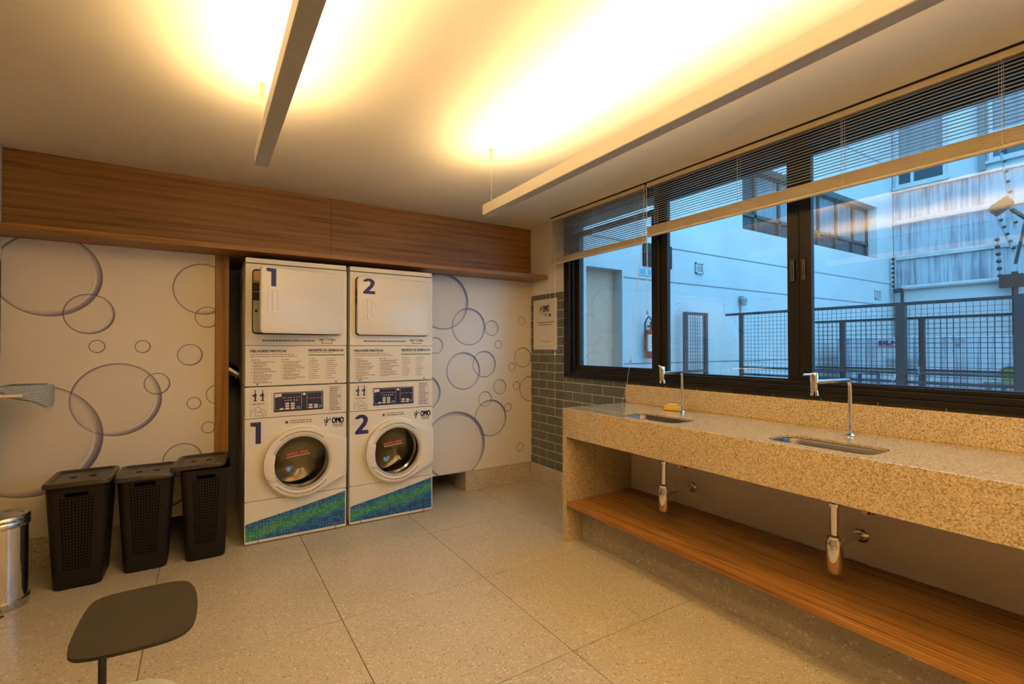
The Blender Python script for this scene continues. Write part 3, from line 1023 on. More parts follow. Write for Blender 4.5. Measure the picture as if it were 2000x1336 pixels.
    for (u0, v0, u1, v1) in ((0.062, 0.885, 0.062, 0.940), (0.062, 0.940, 0.085, 0.950), (0.085, 0.950, 0.098, 0.935), (0.098, 0.935, 0.126, 0.915),
                             (0.126, 0.915, 0.132, 0.885), (0.132, 0.885, 0.062, 0.885), (0.072, 0.900, 0.096, 0.925), (0.096, 0.925, 0.110, 0.890),
                             (0.036, 0.885, 0.036, 0.925), (0.036, 0.925, 0.056, 0.925), (0.070, 0.915, 0.122, 0.905)):
        q = math.hypot(u1 - u0, v1 - v0)
        nx, nz = -(v1 - v0) / q * 0.0012, (u1 - u0) / q * 0.0012
        b.quad(pl(u0 - nx, v0 - nz), pl(u1 - nx, v1 - nz), pl(u1 + nx, v1 + nz), pl(u0 + nx, v0 + nz))
    for k in range(14):
        small_print(b, 0.555, 0.555 + rnd.uniform(0.05, 0.084), 1.062 - 0.013 * k, 0.005, pl, rnd, 0.003)
    b.build('sticker_print', 'ink', cp, fix=False, kind='stuff')
    # number, logo, message on the front
    numeral_part(n, 0.034, 0.692, 0.075 if n == 1 else 0.108, 0.150, -0.0002, t)
    pl = plane(-0.0009)
    b = MB()
    lu, lv = 0.572, 0.793
    add_text(b, 'OMO', lu, lv, 0.084, 0.042, pl, 0, 0.0028)
    b.build('logo_text', 'navy', t, fix=False, kind='stuff')
    b = MB()
    for a, r, col in ((95, 0.030, 0), (150, 0.027, 0), (205, 0.024, 0), (250, 0.034, 0), (40, 0.030, 0)):
        ca, sa = math.cos(math.radians(a)), math.sin(math.radians(a))
        cu, cv = lu - 0.034, lv + 0.018
        b._add([pl(cu + ca * r + x * sa, cv + sa * r - x * ca) for x in (-0.0045, 0.0045)] + [pl(cu + sa * 0.0025, cv - ca * 0.0025), pl(cu - sa * 0.0025, cv + ca * 0.0025)], [(0, 1, 2, 3)])
    b.prism(circle(lu - 0.034, lv + 0.018, 0.006, 12), -0.0012, -0.0006)
    b.build('logo_splash', 'navy', t, fix=False, kind='stuff')
    b = MB()
    small_print(b, lu + 0.004, lu + 0.082, lv - 0.014, 0.006, pl, rnd, 0.002)
    small_print(b, lu + 0.010, lu + 0.080, lv - 0.027, 0.005, pl, rnd, 0.003)
    small_print(b, 0.285, 0.430, 0.832, 0.006, pl, rnd)
    small_print(b, 0.285, 0.430, 0.817, 0.006, pl, rnd)
    b.prism(circle(0.262, 0.826, 0.011, 10), -0.0012, -0.0006)
    b.build('printed_text', 'ink', t, fix=False, kind='stuff')
    # porthole: drum inside
    b = MB()
    b.lathe([(0.212, 0.015), (0.216, 0.05), (0.235, 0.07), (0.240, 0.40), (0.20, 0.42), (0.0, 0.42)], (CX, 0, CZ), 'y', 40, caps=False)
    for k in range(3):
        a = math.radians(90 + 120 * k)
        p = Vector((CX + 0.21 * math.cos(a), 0.10, CZ + 0.21 * math.sin(a)))
        q = Vector((CX + 0.21 * math.cos(a), 0.38, CZ + 0.21 * math.sin(a)))
        b.tube([p, q], 0.034, 8)
    b.build('drum', 'drum', t, smooth=True)
    b = MB()
    b.lathe([(0.185, 0.075), (0.200, 0.062), (0.216, 0.070), (0.214, 0.085)], (CX, 0, CZ), 'y', 40, caps=False)
    b.build('drum_lip', 'chrome', t, smooth=True)
    # door: ring with a wing that reaches the hinge side, handle block, glass bowl
    dr = MB()
    R = 0.247
    a0 = math.degrees(math.acos(0.0)) - 28
    outline = [(CX + R * math.cos(math.radians(a)), CZ + R * math.sin(math.radians(a))) for a in range(62, 299, 6)]
    outline += [(W - 0.008, CZ - 0.128), (W - 0.008, CZ + 0.147)]
    dr.prism(outline, -0.052, -0.006, holes=[circle(CX, CZ, 0.197, 48)], bev=0.010)
    door = dr.build('door', 'white', t, smooth=True)
    b = MB()
    b.lathe([(0.262, 0.0), (0.262, -0.006), (0.248, -0.012), (0.240, -0.006)], (CX, 0.0, CZ), 'y', 56, caps=False)
    b.build('door_surround', 'white', t, smooth=True)
    b = MB()
    b.lathe([(0.199, -0.046), (0.190, -0.050), (0.183, -0.046), (0.183, -0.010), (0.199, -0.006)], (CX, 0, CZ), 'y', 48, caps=False)
    b.build('glass_rim', 'grey_panel', door, smooth=True)
    b = MB()
    b.lathe([(0.188, -0.034), (0.180, -0.028), (0.172, 0.020), (0.150, 0.085), (0.110, 0.115), (0.05, 0.128), (0.0, 0.130)], (CX, 0, CZ), 'y', 48, caps=False)
    b.build('glass_bowl', 'washer_glass', door, smooth=True)
    b = MB()
    hp = [(CX + 0.2475 * math.cos(math.radians(a)), CZ + 0.2475 * math.sin(math.radians(a))) for a in range(160, 207, 6)]
    hp += [(CX - 0.163, CZ - 0.112), (CX - 0.176, CZ - 0.06), (CX - 0.180, CZ), (CX - 0.172, CZ + 0.07)]
    b.prism(hp, -0.066, -0.046, bev=0.004)
    b.build('door_handle', 'white', door, smooth=True)
    # print around the ring
    b = MB()
    yy = -0.0526
    for a0, a1 in ((48, 128), (222, 318)):
        a = a0
        while a < a1:
            w = rnd.uniform(1.6, 4.2)
            P = [(CX + r * math.cos(math.radians(q)), yy, CZ + r * math.sin(math.radians(q))) for r, q in ((0.2165, a), (0.2165, a + w), (0.2225, a + w), (0.2225, a))]
            b.quad(*P)
            a += w + rnd.uniform(0.5, 1.1)
    b.build('ring_print', 'ink', door, fix=False, kind='stuff')
    # red and pale lettering stuck inside the glass
    b = MB()
    pl = lambda u, v: (u, -0.020, v + 0.10 * (u - 0.30))
    u = 0.255
    while u < 0.40:
        w = rnd.uniform(0.008, 0.013)
        b.quad(pl(u, 0.592), pl(u + w, 0.592), pl(u + w + 0.002, 0.611), pl(u + 0.002, 0.611))
        u += w + (0.014 if abs(u - 0.325) < 0.008 else 0.0035)
    st = b.build('glass_sticker', 'ink_red', door, fix=False, kind='stuff')
    b = MB()
    u = 0.262
    while u < 0.405:
        w = rnd.uniform(0.006, 0.012)
        b.quad(pl(u, 0.579), pl(u + w, 0.579), pl(u + w, 0.585), pl(u, 0.585))
        u += w + 0.004
    b.build('sticker_underline', 'offwhite', st, fix=False, kind='stuff')
    return t

washer(1, 0.233, 'front-loading washing machine marked 1, under the half-open dryer')
washer(2, 0.934, 'front-loading washing machine marked 2, next to the bare mural')
dryer(1, 0.233, math.radians(17.0), 'white dryer marked 1 with its square door ajar')
dryer(2, 0.934, math.radians(2.2), 'white dryer marked 2 with its square door nearly shut')

# foil exhaust duct behind the first dryer
pts, rad = [], []
ctrl = [Vector((0.52, 4.60, 1.14)), Vector((0.36, 4.57, 1.10)), Vector((0.24, 4.55, 1.07)), Vector((0.15, 4.55, 1.15)), Vector((0.06, 4.60, 1.30)), Vector((-0.05, 4.62, 1.45))]
def bez(cs, t):
    cs = list(cs)
    while len(cs) > 1:
        cs = [a.lerp(b, t) for a, b in zip(cs, cs[1:])]
    return cs[0]
for k in range(67):
    pts.append(bez(ctrl, k / 66))
    rad.append(0.062 if k % 2 else 0.052)
tag(MB().tube(pts, 0.05, 16, radii=rad).build('exhaust_duct', 'foil'), 'crumpled silver foil duct in the dark gap beside the machines', 'duct')

# ================================================================== LAMPS
def linear_lamp(x, y_end, y_near, z0, label, rz=0.0, joint=None, wires=()):
    L = y_end - y_near
    t = thing('linear_lamp', label, 'lamp', (x, y_end, z0), rz, 'suspended linear lamps')
    w, h, th = 0.0285, 0.062, 0.003
    segs = [(0, -L)] if joint is None else [(0, joint - y_end + 0.0008), (joint - y_end - 0.0008, -L)]
    for a, c in segs:
        b = MB()
        bo = MB().box(-w + 0.0005, w - 0.0005, c, a, -0.0006, th)
        b.box(-w, -w + th, c, a, th, h)
        b.box(w - th, w, c, a, th, h)
        hs = b.build('housing', 'lamp_body', t)
        bo.build('underside', 'lamp_under', hs)
    MB().box(-w, w, -0.002, 0.002, 0.0, h).build('end_cap', 'lamp_body', t)
    MB().box(-w, w, -L - 0.002, -L + 0.002, 0, h).build('end_cap', 'lamp_body', t)
    mm = bpy.data.materials.get('lamp_diffuser')
    if mm is None:
        mm, nt, bb = new_mat('lamp_diffuser')
        bb.inputs['Base Color'].default_value = (0.9, 0.85, 0.75, 1)
        bb.inputs['Emission Color'].default_value = (*LAMP_COLOR, 1)
        bb.inputs['Emission Strength'].default_value = 4.0
    MB().box(-w + th, w - th, -L + 0.02, -0.02, 0.036, 0.042).build('diffuser', mm, t)
    for wy in wires:
        b = MB()
        b.tube([(0, wy, h - 0.02), (0, wy, H - z0)], 0.0011, 6)
        wi = b.build('suspension_wire', 'steel', t)
        MB().lathe([(0.0035, -0.075), (0.006, -0.070), (0.006, -0.012), (0.010, -0.010), (0.010, -0.0005)], (0, wy, H - z0), 'z', 12).build('ceiling_grip', 'amber', wi)
    ld = bpy.data.lights.new('strip_light', 'AREA')
    ld.shape = 'RECTANGLE'
    ld.size = 2 * w - 0.012
    ld.size_y = L - 0.06
    ld.color = LAMP_COLOR
    ld.energy = LAMP_POWER * L
    lo = bpy.data.objects.new('strip_light', ld)
    COL.objects.link(lo)
    lo.parent = t
    lo.location = (0, -L / 2, 0.046)
    lo.rotation_euler = (PI, 0, 0)
    return t
linear_lamp(0.216, 2.50, -1.9, 2.20, 'slim suspended lamp hanging over the middle of the room', 0, 1.50, (-0.03, -2.6))
linear_lamp(1.470, 2.60, -1.9, 2.175, 'slim suspended lamp hanging nearer the window and sinks', -0.0159, None, (-0.06, -2.6))

# ================================================================== COUNTER
CT = 0.932
CX0, CX1 = 2.135, 2.78
CY0, CY1 = -0.60, 2.69
ct = thing('sink_counter', 'long speckled beige granite counter with two sink cut-outs below the window', 'counter', (CX0, CY1, 0))
def c3(b):   # counter-local meshes are written in world metres and shifted
    bmesh.ops.translate(b.bm, vec=(-CX0, -CY1, 0), verts=b.bm.verts)
    return b
SINKS = ((2.315, 2.010), (2.315, 1.060))
holes = [rrect(x - 0.112, x + 0.112, y - 0.215, y + 0.215, 0.055, 6) for x, y in SINKS]
b = MB()
b.prism(rrect(CX0, CX1 + 0.045, CY0, CY1, 0.002, 1), CT - 0.012, CT, plane='xy', holes=holes)
# rounded front nosing
c3(b).build('countertop', 'granite', ct)
c3(MB().box(CX0 - 0.0015, CX0 + 0.028, CY0, CY1, 0.732, CT + 0.0005, 0.0025, 2)).build('apron', 'granite', ct)
c3(MB().box(CX1, CX1 + 0.045, CY0, CY1 + 0.023, CT, 1.0705, 0.002, 2)).build('backsplash', 'granite', ct)
c3(MB().box(CX0 - 0.001, 2.398, 2.648, CY1 + 0.001, 0, 0.7315, 0.002, 2)).build('end_panel', 'granite', ct)
c3(MB().box(2.4005, CX1, 2.648, CY1 + 0.001, 0, CT - 0.0125, 0.002, 2)).build('end_panel', 'granite', ct)
c3(MB().box(CX0, CX1, CY0, CY0 + 0.04, 0, 0.7315, 0.002, 2)).build('end_panel', 'granite', ct)
tag(MB().box(CX0 - 0.001, 2.769, CY0 + 0.042, 2.646, 0.251, 0.282, 0.0015).build('wooden_shelf', 'wood_y'),
    'long orange-brown wooden shelf beneath the granite counter', 'shelf')

def sink(x, y, label):
    t = thing('sink_basin', label, 'sink', (x, y, CT - 0.0125), 0, 'steel sinks')
    rings = []
    for s, z, r in ((0.014, 0.0, 0.060), (0.004, -0.0005, 0.058), (0.0, -0.006, 0.055), (-0.004, -0.09, 0.055), (-0.012, -0.125, 0.055), (-0.032, -0.142, 0.05), (-0.07, -0.147, 0.025)):
        rings.append([(p[0], p[1], z - 0.0005) for p in rrect(-0.112 - s, 0.112 + s, -0.215 - s, 0.215 + s, r, 6)])
    b = MB().loft(rings, cap0=False, cap1=True)
    b.build('bowl', 'sink_steel', t, smooth=True)
    MB().lathe([(0.036, -0.144), (0.034, -0.141), (0.024, -0.1445), (0.0, -0.1445)], (0.03, 0, 0), 'z', 20).build('drain', 'chrome', t, smooth=True)
    return t
sink(*SINKS[0], 'steel sink let into the counter beside the yellow sponge')
sink(*SINKS[1], 'steel sink let into the counter under the lever-handled faucet')

def faucet(x, y, tip, label, lever):
    t = thing('faucet', label, 'faucet', (x, y, CT), 0, 'chrome faucets')
    tx, ty = tip[0] - x, tip[1] - y
    L = math.hypot(tx, ty)
    ux, uy = tx / L, ty / L
    MB().lathe([(0.024, 0.0), (0.024, 0.004), (0.014, 0.010), (0.010, 0.014)], (0, 0, 0), 'z', 20).build('base', 'chrome', t, smooth=True)
    p = [(0, 0, 0.008), (0, 0, 0.235)]
    for k in range(1, 8):
        a = PI / 2 * k / 8
        q = 0.035 * (1 - math.cos(a))
        p.append((ux * q, uy * q, 0.235 + 0.035 * math.sin(a)))
    p += [(ux * 0.035, uy * 0.035, 0.27), (ux * (L - 0.012), uy * (L - 0.012), 0.272)]
    MB().tube(p, 0.0095, 14).build('pipe', 'chrome', t, smooth=True)
    b = MB()
    b.lathe([(0.010, 0.232), (0.0155, 0.236), (0.0165, 0.262), (0.0165, 0.308), (0.014, 0.313), (0.0, 0.314)], (tx, ty, 0), 'z', 20)
    body = b.build('valve_body', 'chrome', t, smooth=True)
    b = MB()
    for k in (-1, 1):
        b.tube([(tx - uy * 0.008 * k, ty + ux * 0.008 * k, 0.236), (tx - uy * 0.012 * k, ty + ux * 0.012 * k, 0.212)], 0.0065, 10)
    b.build('aerator', 'chrome', body, smooth=True)
    b = MB()
    b.tube([(tx, ty, 0.306), (tx + lever[0], ty + lever[1], 0.306 + lever[2])], 0.0045, 10)
    b.build('lever', 'chrome', body, smooth=True)
    return t
faucet(2.633, 2.066, (2.300, 1.947), 'chrome swan faucet at the far sink with sponge at its foot', (-0.020, 0.012, 0.012))
faucet(2.630, 1.092, (2.285, 1.090), 'chrome swan faucet at the nearer sink, lever pointing left', (-0.050, 0.02, 0.0))

sp = thing('sponge', 'yellow sponge with a pale top lying by the far faucet', 'sponge', (2.668, 2.172, CT), math.radians(104))
def pill(z0, z1, hx, hy, r):
    rings = []
    for s, z in ((-0.006, z0), (0.0, z0 + 0.006), (0.0, z1 - 0.006), (-0.006, z1)):
        rings.append([(p[0], p[1], z) for p in rrect(-hx - s, hx + s, -hy - s, hy + s, r, 5)])
    return MB().loft(rings)
pill(0.0005, 0.034, 0.056, 0.030, 0.022).build('sponge_body', 'yellow', sp, smooth=True)
pill(0.034, 0.043, 0.036, 0.022, 0.016).build('scouring_top', 'cream', sp, smooth=True)

def trap(x, y, wall_y, label):
    t = thing('bottle_trap', label, 'drain trap', (x, y, 0.335), 0, 'chrome bottle traps')
    MB().lathe([(0.0, 0.0), (0.028, 0.0), (0.034, 0.006), (0.036, 0.016), (0.036, 0.135), (0.032, 0.150), (0.030, 0.156)], (0, 0, 0), 'z', 24).build('bottle', 'chrome', t, smooth=True)
    MB().lathe([(0.026, 0.150), (0.031, 0.153), (0.031, 0.166), (0.020, 0.172)], (0, 0, 0), 'z', 24).build('collar', 'chrome', t, smooth=True)
    MB().lathe([(0.0185, 0.165), (0.0185, 0.300), (0.028, 0.302), (0.028, 0.316), (0.020, 0.320), (0.020, 0.395), (0.034, 0.405), (0.034, 0.418)], (0, 0, 0), 'z', 20).build('tail_pipe', 'chrome', t, smooth=True)
    e = (2.77 - x - 0.001, wall_y - y, 0.085)
    MB().tube([(0.02, 0.004, 0.118), (e[0] * 0.5, e[1] * 0.5, 0.108), e], 0.0165, 14).build('waste_pipe', 'chrome', t, smooth=True)
    MB().lathe([(0.036, 0.0), (0.036, -0.006), (0.028, -0.014), (0.018, -0.018)], e, 'x', 22).build('wall_flange', 'chrome', t, smooth=True)
trap(2.42, 2.038, 2.093, 'chrome bottle trap under the far sink')
trap(2.42, 1.072, 1.107, 'chrome bottle trap under the nearer sink')
def stop_valve(y, z, label):
    t = thing('stop_valve', label, 'valve', (2.7695, y, z), 0, 'supply valves')
    MB().lathe([(0.030, 0.0), (0.030, -0.005), (0.012, -0.012), (0.010, -0.045)], (0, 0, 0), 'x', 20).build('flange', 'chrome', t, smooth=True)
    MB().tube([(-0.030, 0, -0.002), (-0.030, 0, 0.05)], 0.008, 10).tube([(-0.045, 0, 0), (-0.075, 0, -0.004)], 0.011, 10).build('valve_body', 'chrome', t, smooth=True)
    MB().tube([(-0.030, 0, 0.05), (-0.030, 0.02, 0.20), (-0.10, 0.0, 0.36)], 0.005, 8).build('supply_hose', 'steel', t, smooth=True)
stop_valve(2.146, 0.562, 'small chrome stop valve tucked under the counter by the far trap')
stop_valve(1.065, 0.562, 'small chrome stop valve tucked under the counter by the nearer trap')

# ================================================================== PAPER SIGN ON THE TILES
t = thing('paper_notice', 'white paper notice taped to the tiles beside the window', 'notice', (2.828, 3.838, 1.585))
MB().box(-0.0012, 0.0, -0.195, 0.195, -0.248, 0.248).build('sheet', 'paper', t)
pr = lambda u, v: (-0.0018, -u, v)      # u grows towards the window (to -y)
rnd = random.Random(5)
b = MB()
add_text(b, 'OMO', -0.035, 0.125, 0.105, 0.062, pr, 0, 0.003)
b.build('logo_text', 'navy', t, fix=False, kind='stuff')
b = MB()
for a, r in ((95, 0.040), (150, 0.034), (205, 0.03), (255, 0.042), (40, 0.036)):
    ca, sa = math.cos(math.radians(a)), math.sin(math.radians(a))
    cu, cv = -0.060, 0.150
    b._add([pr(cu + ca * r + x * sa, cv + sa * r - x * ca) for x in (-0.006, 0.006)] + [pr(cu + sa * 0.003, cv - ca * 0.003), pr(cu - sa * 0.003, cv + ca * 0.003)], [(0, 1, 2, 3)])
small_print(b, -0.030, 0.06, 0.100, 0.008, pr, rnd)
small_print(b, -0.020, 0.06, 0.084, 0.006, pr, rnd)
small_print(b, -0.135, 0.150, 0.015, 0.010, pr, rnd)
small_print(b, -0.100, 0.115, -0.008, 0.010, pr, rnd)
small_print(b, -0.110, 0.115, -0.165, 0.005, pr, rnd)
small_print(b, -0.010, 0.085, -0.177, 0.005, pr, rnd)
b.build('printed_text', 'ink', t, fix=False, kind='stuff')

# ================================================================== BLINDS
slat_cache = {}
def blind(y0, y1, zb, n_stack, ladders, label, pitch=0.0160, tilt=-9.0):
    t = thing('venetian_blind', label, 'blind', (2.74, y1, zb), 0, 'venetian blinds')
    L = y1 - y0
    top = H - 0.009 - zb
    MB().box(-0.014, 0.014, -L, 0, top - 0.030, top, 0.002).build('headrail', 'rail', t)
    MB().box(-0.0125, 0.0125, -L, 0, 0.0, 0.016, 0.005, 2).build('bottom_rail', 'rail', t)
    key = round(L, 3)
    if key not in slat_cache:
        b = MB()
        w = 0.0125
        sec = [(-w, -0.0014), (-w * 0.5, 0.0003), (0, 0.0009), (w * 0.5, 0.0003), (w, -0.0014),
               (w, -0.0019), (w * 0.5, -0.0002), (0, 0.0004), (-w * 0.5, -0.0002), (-w, -0.0019)]
        b.loft([[(x, -L, z) for x, z in sec], [(x, 0, z) for x, z in sec]])
        c = MB().box(-w, w, -L, 0, -0.0017, 0.0017, 0.0012)
        slat_cache[key] = (b.mesh('blind_slat'), c.mesh('blind_slat_stacked'))
    me, me_st = slat_cache[key]
    z = 0.0185
    for k in range(n_stack):
        part('slat', me_st, 'slat', t, (random.uniform(-0.0006, 0.0006), 0, z))
        z += 0.0046
    z_st = z
    k = 0
    zz = top - 0.040
    while zz > z_st + 0.006:
        o = part('slat', me, 'slat', t, (0, 0, zz))
        o.rotation_euler = (0, math.radians(tilt), 0)
        zz -= pitch
    for ly in ladders:
        b = MB()
        for dx in (-0.0138, 0.0138):
            b.tube([(dx, ly - y1, 0.002), (dx, ly - y1, top - 0.03)], 0.0010, 5)
        b.tube([(0, ly - y1 + 0.012, 0.002), (0, ly - y1 + 0.012, top - 0.03)], 0.0008, 5)
        b.build('ladder_cord', 'cord', t)
    return t
b1 = blind(2.466, 3.600, 2.128, 9, (3.50, 3.03, 2.56), 'shorter venetian blind in the corner, over the first pane', 0.0160, 0.0)
b2 = blind(-0.58, 2.446, 2.166, 13, (2.37, 1.729, 1.158, 0.576, 0.0), 'longer venetian blind pulled partway up over the sliding panes')
# cords and wands hang in the room air from each headrail: parts of their blind
def hang(par, pts, r, mat, name, tassel=None, tmat='cord'):
    inv = Vector(par.location)
    q = [Vector(p) - inv for p in pts]
    o = MB().tube(q, r, 6).build(name, mat, par)
    if tassel is not None:
        e = Vector(tassel) - inv
        MB().lathe([(0.0015, 0.016), (0.006, 0.004), (0.0075, -0.010), (0.004, -0.016)], e, 'z', 12).build('tassel', tmat, o, smooth=True)
hang(b1, [(2.722, 3.540, 2.53), (2.722, 3.540, 1.315)], 0.0022, 'cord', 'pull_cord', (2.722, 3.540, 1.302))
hang(b1, [(2.722, 3.617, 2.53), (2.722, 3.617, 1.675)], 0.0012, 'cord', 'tilt_cord', (2.722, 3.617, 1.664), 'dark')
hang(b1, [(2.722, 3.543, 1.30), (2.720, 3.545, 1.05), (2.721, 3.541, 0.72)], 0.0008, 'cord', 'loose_cord', (2.721, 3.541, 0.705), 'dark')
hang(b2, [(2.722, 2.440, 2.52), (2.722, 2.438, 2.10), (2.722, 2.437, 1.63)], 0.0028, 'cord', 'tilt_wand', (2.722, 2.437, 1.615), 'dark_steel')
hang(b2, [(2.724, 2.470, 2.53), (2.722, 2.480, 2.16), (2.715, 2.53, 1.80), (2.712, 2.585, 1.30), (2.712, 2.592, 1.262)], 0.0013, 'cord', 'pull_cord', (2.712, 2.594, 1.256), 'amber')
hang(b2, [(2.724, 2.462, 2.53), (2.722, 2.472, 2.18), (2.700, 2.55, 1.70), (2.708, 2.59, 1.27), (2.700, 2.63, 1.05), (2.690, 2.662, 0.936)], 0.0012, 'cord', 'pull_cord')

# ================================================================== LAUNDRY BASKETS
def basket(x, y, rz, label, lid_dx=0.0, lid_rz=0.0, lid_tilt=(0, 0), lid_dz=0.0, h=0.580):
    t = thing('laundry_basket', label, 'laundry basket', (x, y, 0), rz, 'dark lidded laundry baskets')
    bx, by, tx, ty = 0.108, 0.150, 0.138, 0.176
    nf, nr = 25, 49                       # fine columns on the front flat, rows
    def ring(f, z):
        hx, hy, r = bx + (tx - bx) * f, by + (ty - by) * f, 0.038
        pts = []
        for k in range(nf + 1):           # front flat, left to right
            pts.append((-hx + r + (2 * hx - 2 * r) * k / nf, -hy))
        for cx, cy, a0 in ((hx - r, -hy + r, -90), (hx - r, hy - r, 0), (-hx + r, hy - r, 90), (-hx + r, -hy + r, 180)):
            m = 6
            for k in range(1 if a0 == -90 else 0, m + (0 if a0 == 180 else 1)):
                a = math.radians(a0 + 90 * k / m)
                pts.append((cx + r * math.cos(a), cy + r * math.sin(a)))
        return [(p[0], p[1], z) for p in pts]
    b = MB()
    zs = [0.0, 0.006] + [0.10 + (h - 0.165) * k / (nr - 1) for k in range(nr)] + [h - 0.058, h - 0.036, h - 0.030, h]
    rows = [[b.bm.verts.new(p) for p in ring(max(0, z / h) if i else -0.10, z)] for i, z in enumerate(zs)]
    n = len(rows[0])
    for i in range(len(rows) - 1):
        for k in range(n):
            if k < nf:
                j = i - 2
                if 0 <= j < nr - 1 and j % 2 == 1 and k % 2 == 1 and 3 <= k <= nf - 4:
                    continue              # perforation
                if zs[i] > h - 0.060 and zs[i] < h - 0.040 and 6 <= k <= nf - 7:
                    continue              # hand slot
            b.bm.faces.new((rows[i][k], rows[i][(k + 1) % n], rows[i + 1][(k + 1) % n], rows[i + 1][k]))
    b.bm.faces.new(list(reversed(rows[0])))
    inner = [b.bm.verts.new(p) for p in ring(1.0, h)]
    for v in inner:
        v.co.x *= 0.97
        v.co.y *= 0.97
    b.build('body', 'bin', t, smooth=True)
    # black sleeve added to paint the shade inside, seen through the holes
    MB().loft([[(p[0], p[1], z) for p in rrect(-q, q, -w, w, 0.03, 4)] for q, w, z in ((bx - 0.010, by - 0.010, 0.01), (tx - 0.010, ty - 0.010, h - 0.02))], cap1=False) \
        .build('shade_sleeve', 'hollow_shade', t)
    lid = thing('lid', None, None, (lid_dx, 0, h + lid_dz), lid_rz)
    lid.rotation_euler = (lid_tilt[0], lid_tilt[1], lid_rz)
    lid.parent = t
    hx, hy = 0.1455, 0.187
    b = MB()
    prof = ((0.0, -0.022, 0.035), (0.004, -0.020, 0.036), (0.004, -0.004, 0.036), (0.0, 0.004, 0.035), (-0.012, 0.006, 0.034), (-0.020, 0.002, 0.032), (-0.024, -0.006, 0.030))
    b.loft([[(p[0], p[1], z) for p in rrect(-hx - s, hx + s, -hy - s, hy + s, r, 6)] for s, z, r in prof], cap0=False, cap1=False)
    b.build('rim', 'lid', lid, smooth=True)
    hs = [rrect(u - 0.017, u + 0.017, -0.017, 0.017, 0.003, 2) for u in (-0.044, 0.044)]
    MB().prism(rrect(-hx + 0.023, hx - 0.023, -hy + 0.023, hy - 0.023, 0.030, 6), -0.010, -0.006, plane='xy', holes=hs).build('lid_panel', 'lid', lid)
    MB().box(-0.075, 0.075, -0.03, 0.03, -0.030, -0.026).build('hole_shade_plate', 'hollow_shade', lid)  # added black plate paints the hollow's shade under the lid holes
    # clips at the ends
    return t
basket(-0.606, 3.795, 0.0, 'dark brown perforated laundry basket beside the steel trash can', lid_dz=0.022)
basket(-0.302, 3.850, 0.0, 'dark brown perforated laundry basket standing between two others')
basket(0.010, 3.842, 0.0, 'dark brown perforated laundry basket next to the machines, its lid askew', lid_dx=-0.026, lid_rz=math.radians(-7), lid_tilt=(0, math.radians(-2.0)), lid_dz=0.032)

# ================================================================== TRASH CAN
t = thing('trash_can', 'polished steel round trash can at the left edge', 'trash can', (-0.9035, 3.597, 0))
R = 0.108
MB().lathe([(R + 0.006, 0.0), (R + 0.007, 0.006), (R + 0.007, 0.040), (R + 0.001, 0.046)], (0, 0, 0), 'z', 48, caps=True).build('base_ring', 'steel', t, smooth=True)
MB().lathe([(R, 0.045), (R, 0.425)], (0, 0, 0), 'z', 48, caps=False).build('body', 'chrome', t, smooth=True)
b = MB()
b.lathe([(R + 0.002, 0.420), (R + 0.007, 0.424), (R + 0.007, 0.446), (R + 0.003, 0.452), (R + 0.008, 0.458), (R + 0.008, 0.468), (R + 0.001, 0.478), (R - 0.016, 0.481), (R - 0.022, 0.476)], (0, 0, 0), 'z', 48, caps=False)
b.build('lid_rim', 'steel', t, smooth=True)
MB().lathe([(R - 0.023, 0.474), (R - 0.028, 0.478), (0.05, 0.480), (0.0, 0.481)], (0, 0, 0), 'z', 40).build('swing_lid', 'steel', t, smooth=True)

# a fallen dark leaf-like scrap on the floor
b = MB()
b.prism([(0, 0), (0.012, 0.004), (0.022, 0.016), (0.016, 0.020), (0.012, 0.034), (0.008, 0.018), (-0.006, 0.012)], 0.0005, 0.004, plane='xy')
o = tag(b.build('scrap', 'dark'), 'tiny dark scrap lying on the floor before the trash can', 'litter')
o['kind'] = 'thing'
o.location = (-0.872, 3.435, 0)

# ================================================================== IRONING BOARD (its nose shows)
t = thing('ironing_board', 'nose of an ironing board with grey-blue cover and cream tube', 'ironing board', (-1.4, 3.78, 0))
def nose(x):      # half width of the board at x (world)
    u = max(0.0, min(1.0, (x + 1.25) / 0.51))
    return 0.125 * math.sqrt(max(0.0, 1 - u ** 2.2)) + 0.012
xs = [-2.1, -1.8, -1.5, -1.25, -1.1, -1.0, -0.92]
b = MB()
b.loft([[(x + 1.4, s * nose(x), z) for s, z in ((-1, 1.122), (1, 1.122), (1, 1.140), (-1, 1.140))] for x in xs])
b.build('board', 'cream', t)
b = MB()
secs = []
for x, zl in ((-0.935, 1.118), (-0.915, 1.108), (-0.90, 1.085), (-0.86, 1.072), (-0.83, 1.062), (-0.80, 1.050), (-0.775, 1.030), (-0.755, 1.015), (-0.745, 1.02), (-0.737, 1.05)):
    w = nose(x) + 0.006
    zt = 1.152 if x < -0.76 else 1.147
    ring = []
    for s, z in ((-0.85, zl), (-1, zl + 0.012), (-1, zt - 0.006), (-0.9, zt), (0.9, zt), (1, zt - 0.006), (1, zl + 0.012), (0.85, zl)):
        ring.append((x + 1.4, s * w, z))
    secs.append(ring)
b.loft(secs)
b.build('cover', 'cover', t, smooth=True)
MB().tube([(-0.6, -0.10, 1.100), (0.52, -0.142, 1.100), (0.545, -0.138, 1.100), (0.556, -0.12, 1.100)], 0.0085, 12).build('frame_tube', 'cream', t, smooth=True)
for s in (-1, 1):
    MB().tube([(-0.55 * s, 0.10 * s, 0.0), (0.0 - 0.1 * s, 0.10 * s, 0.60), (0.32 * s - 0.1, 0.09 * s, 1.112)] if s > 0 else
              [(0.25, -0.10, 0.0), (-0.05, -0.10, 0.55), (-0.45, -0.09, 1.112)], 0.011, 10).build('leg', 'cream', t, smooth=True)

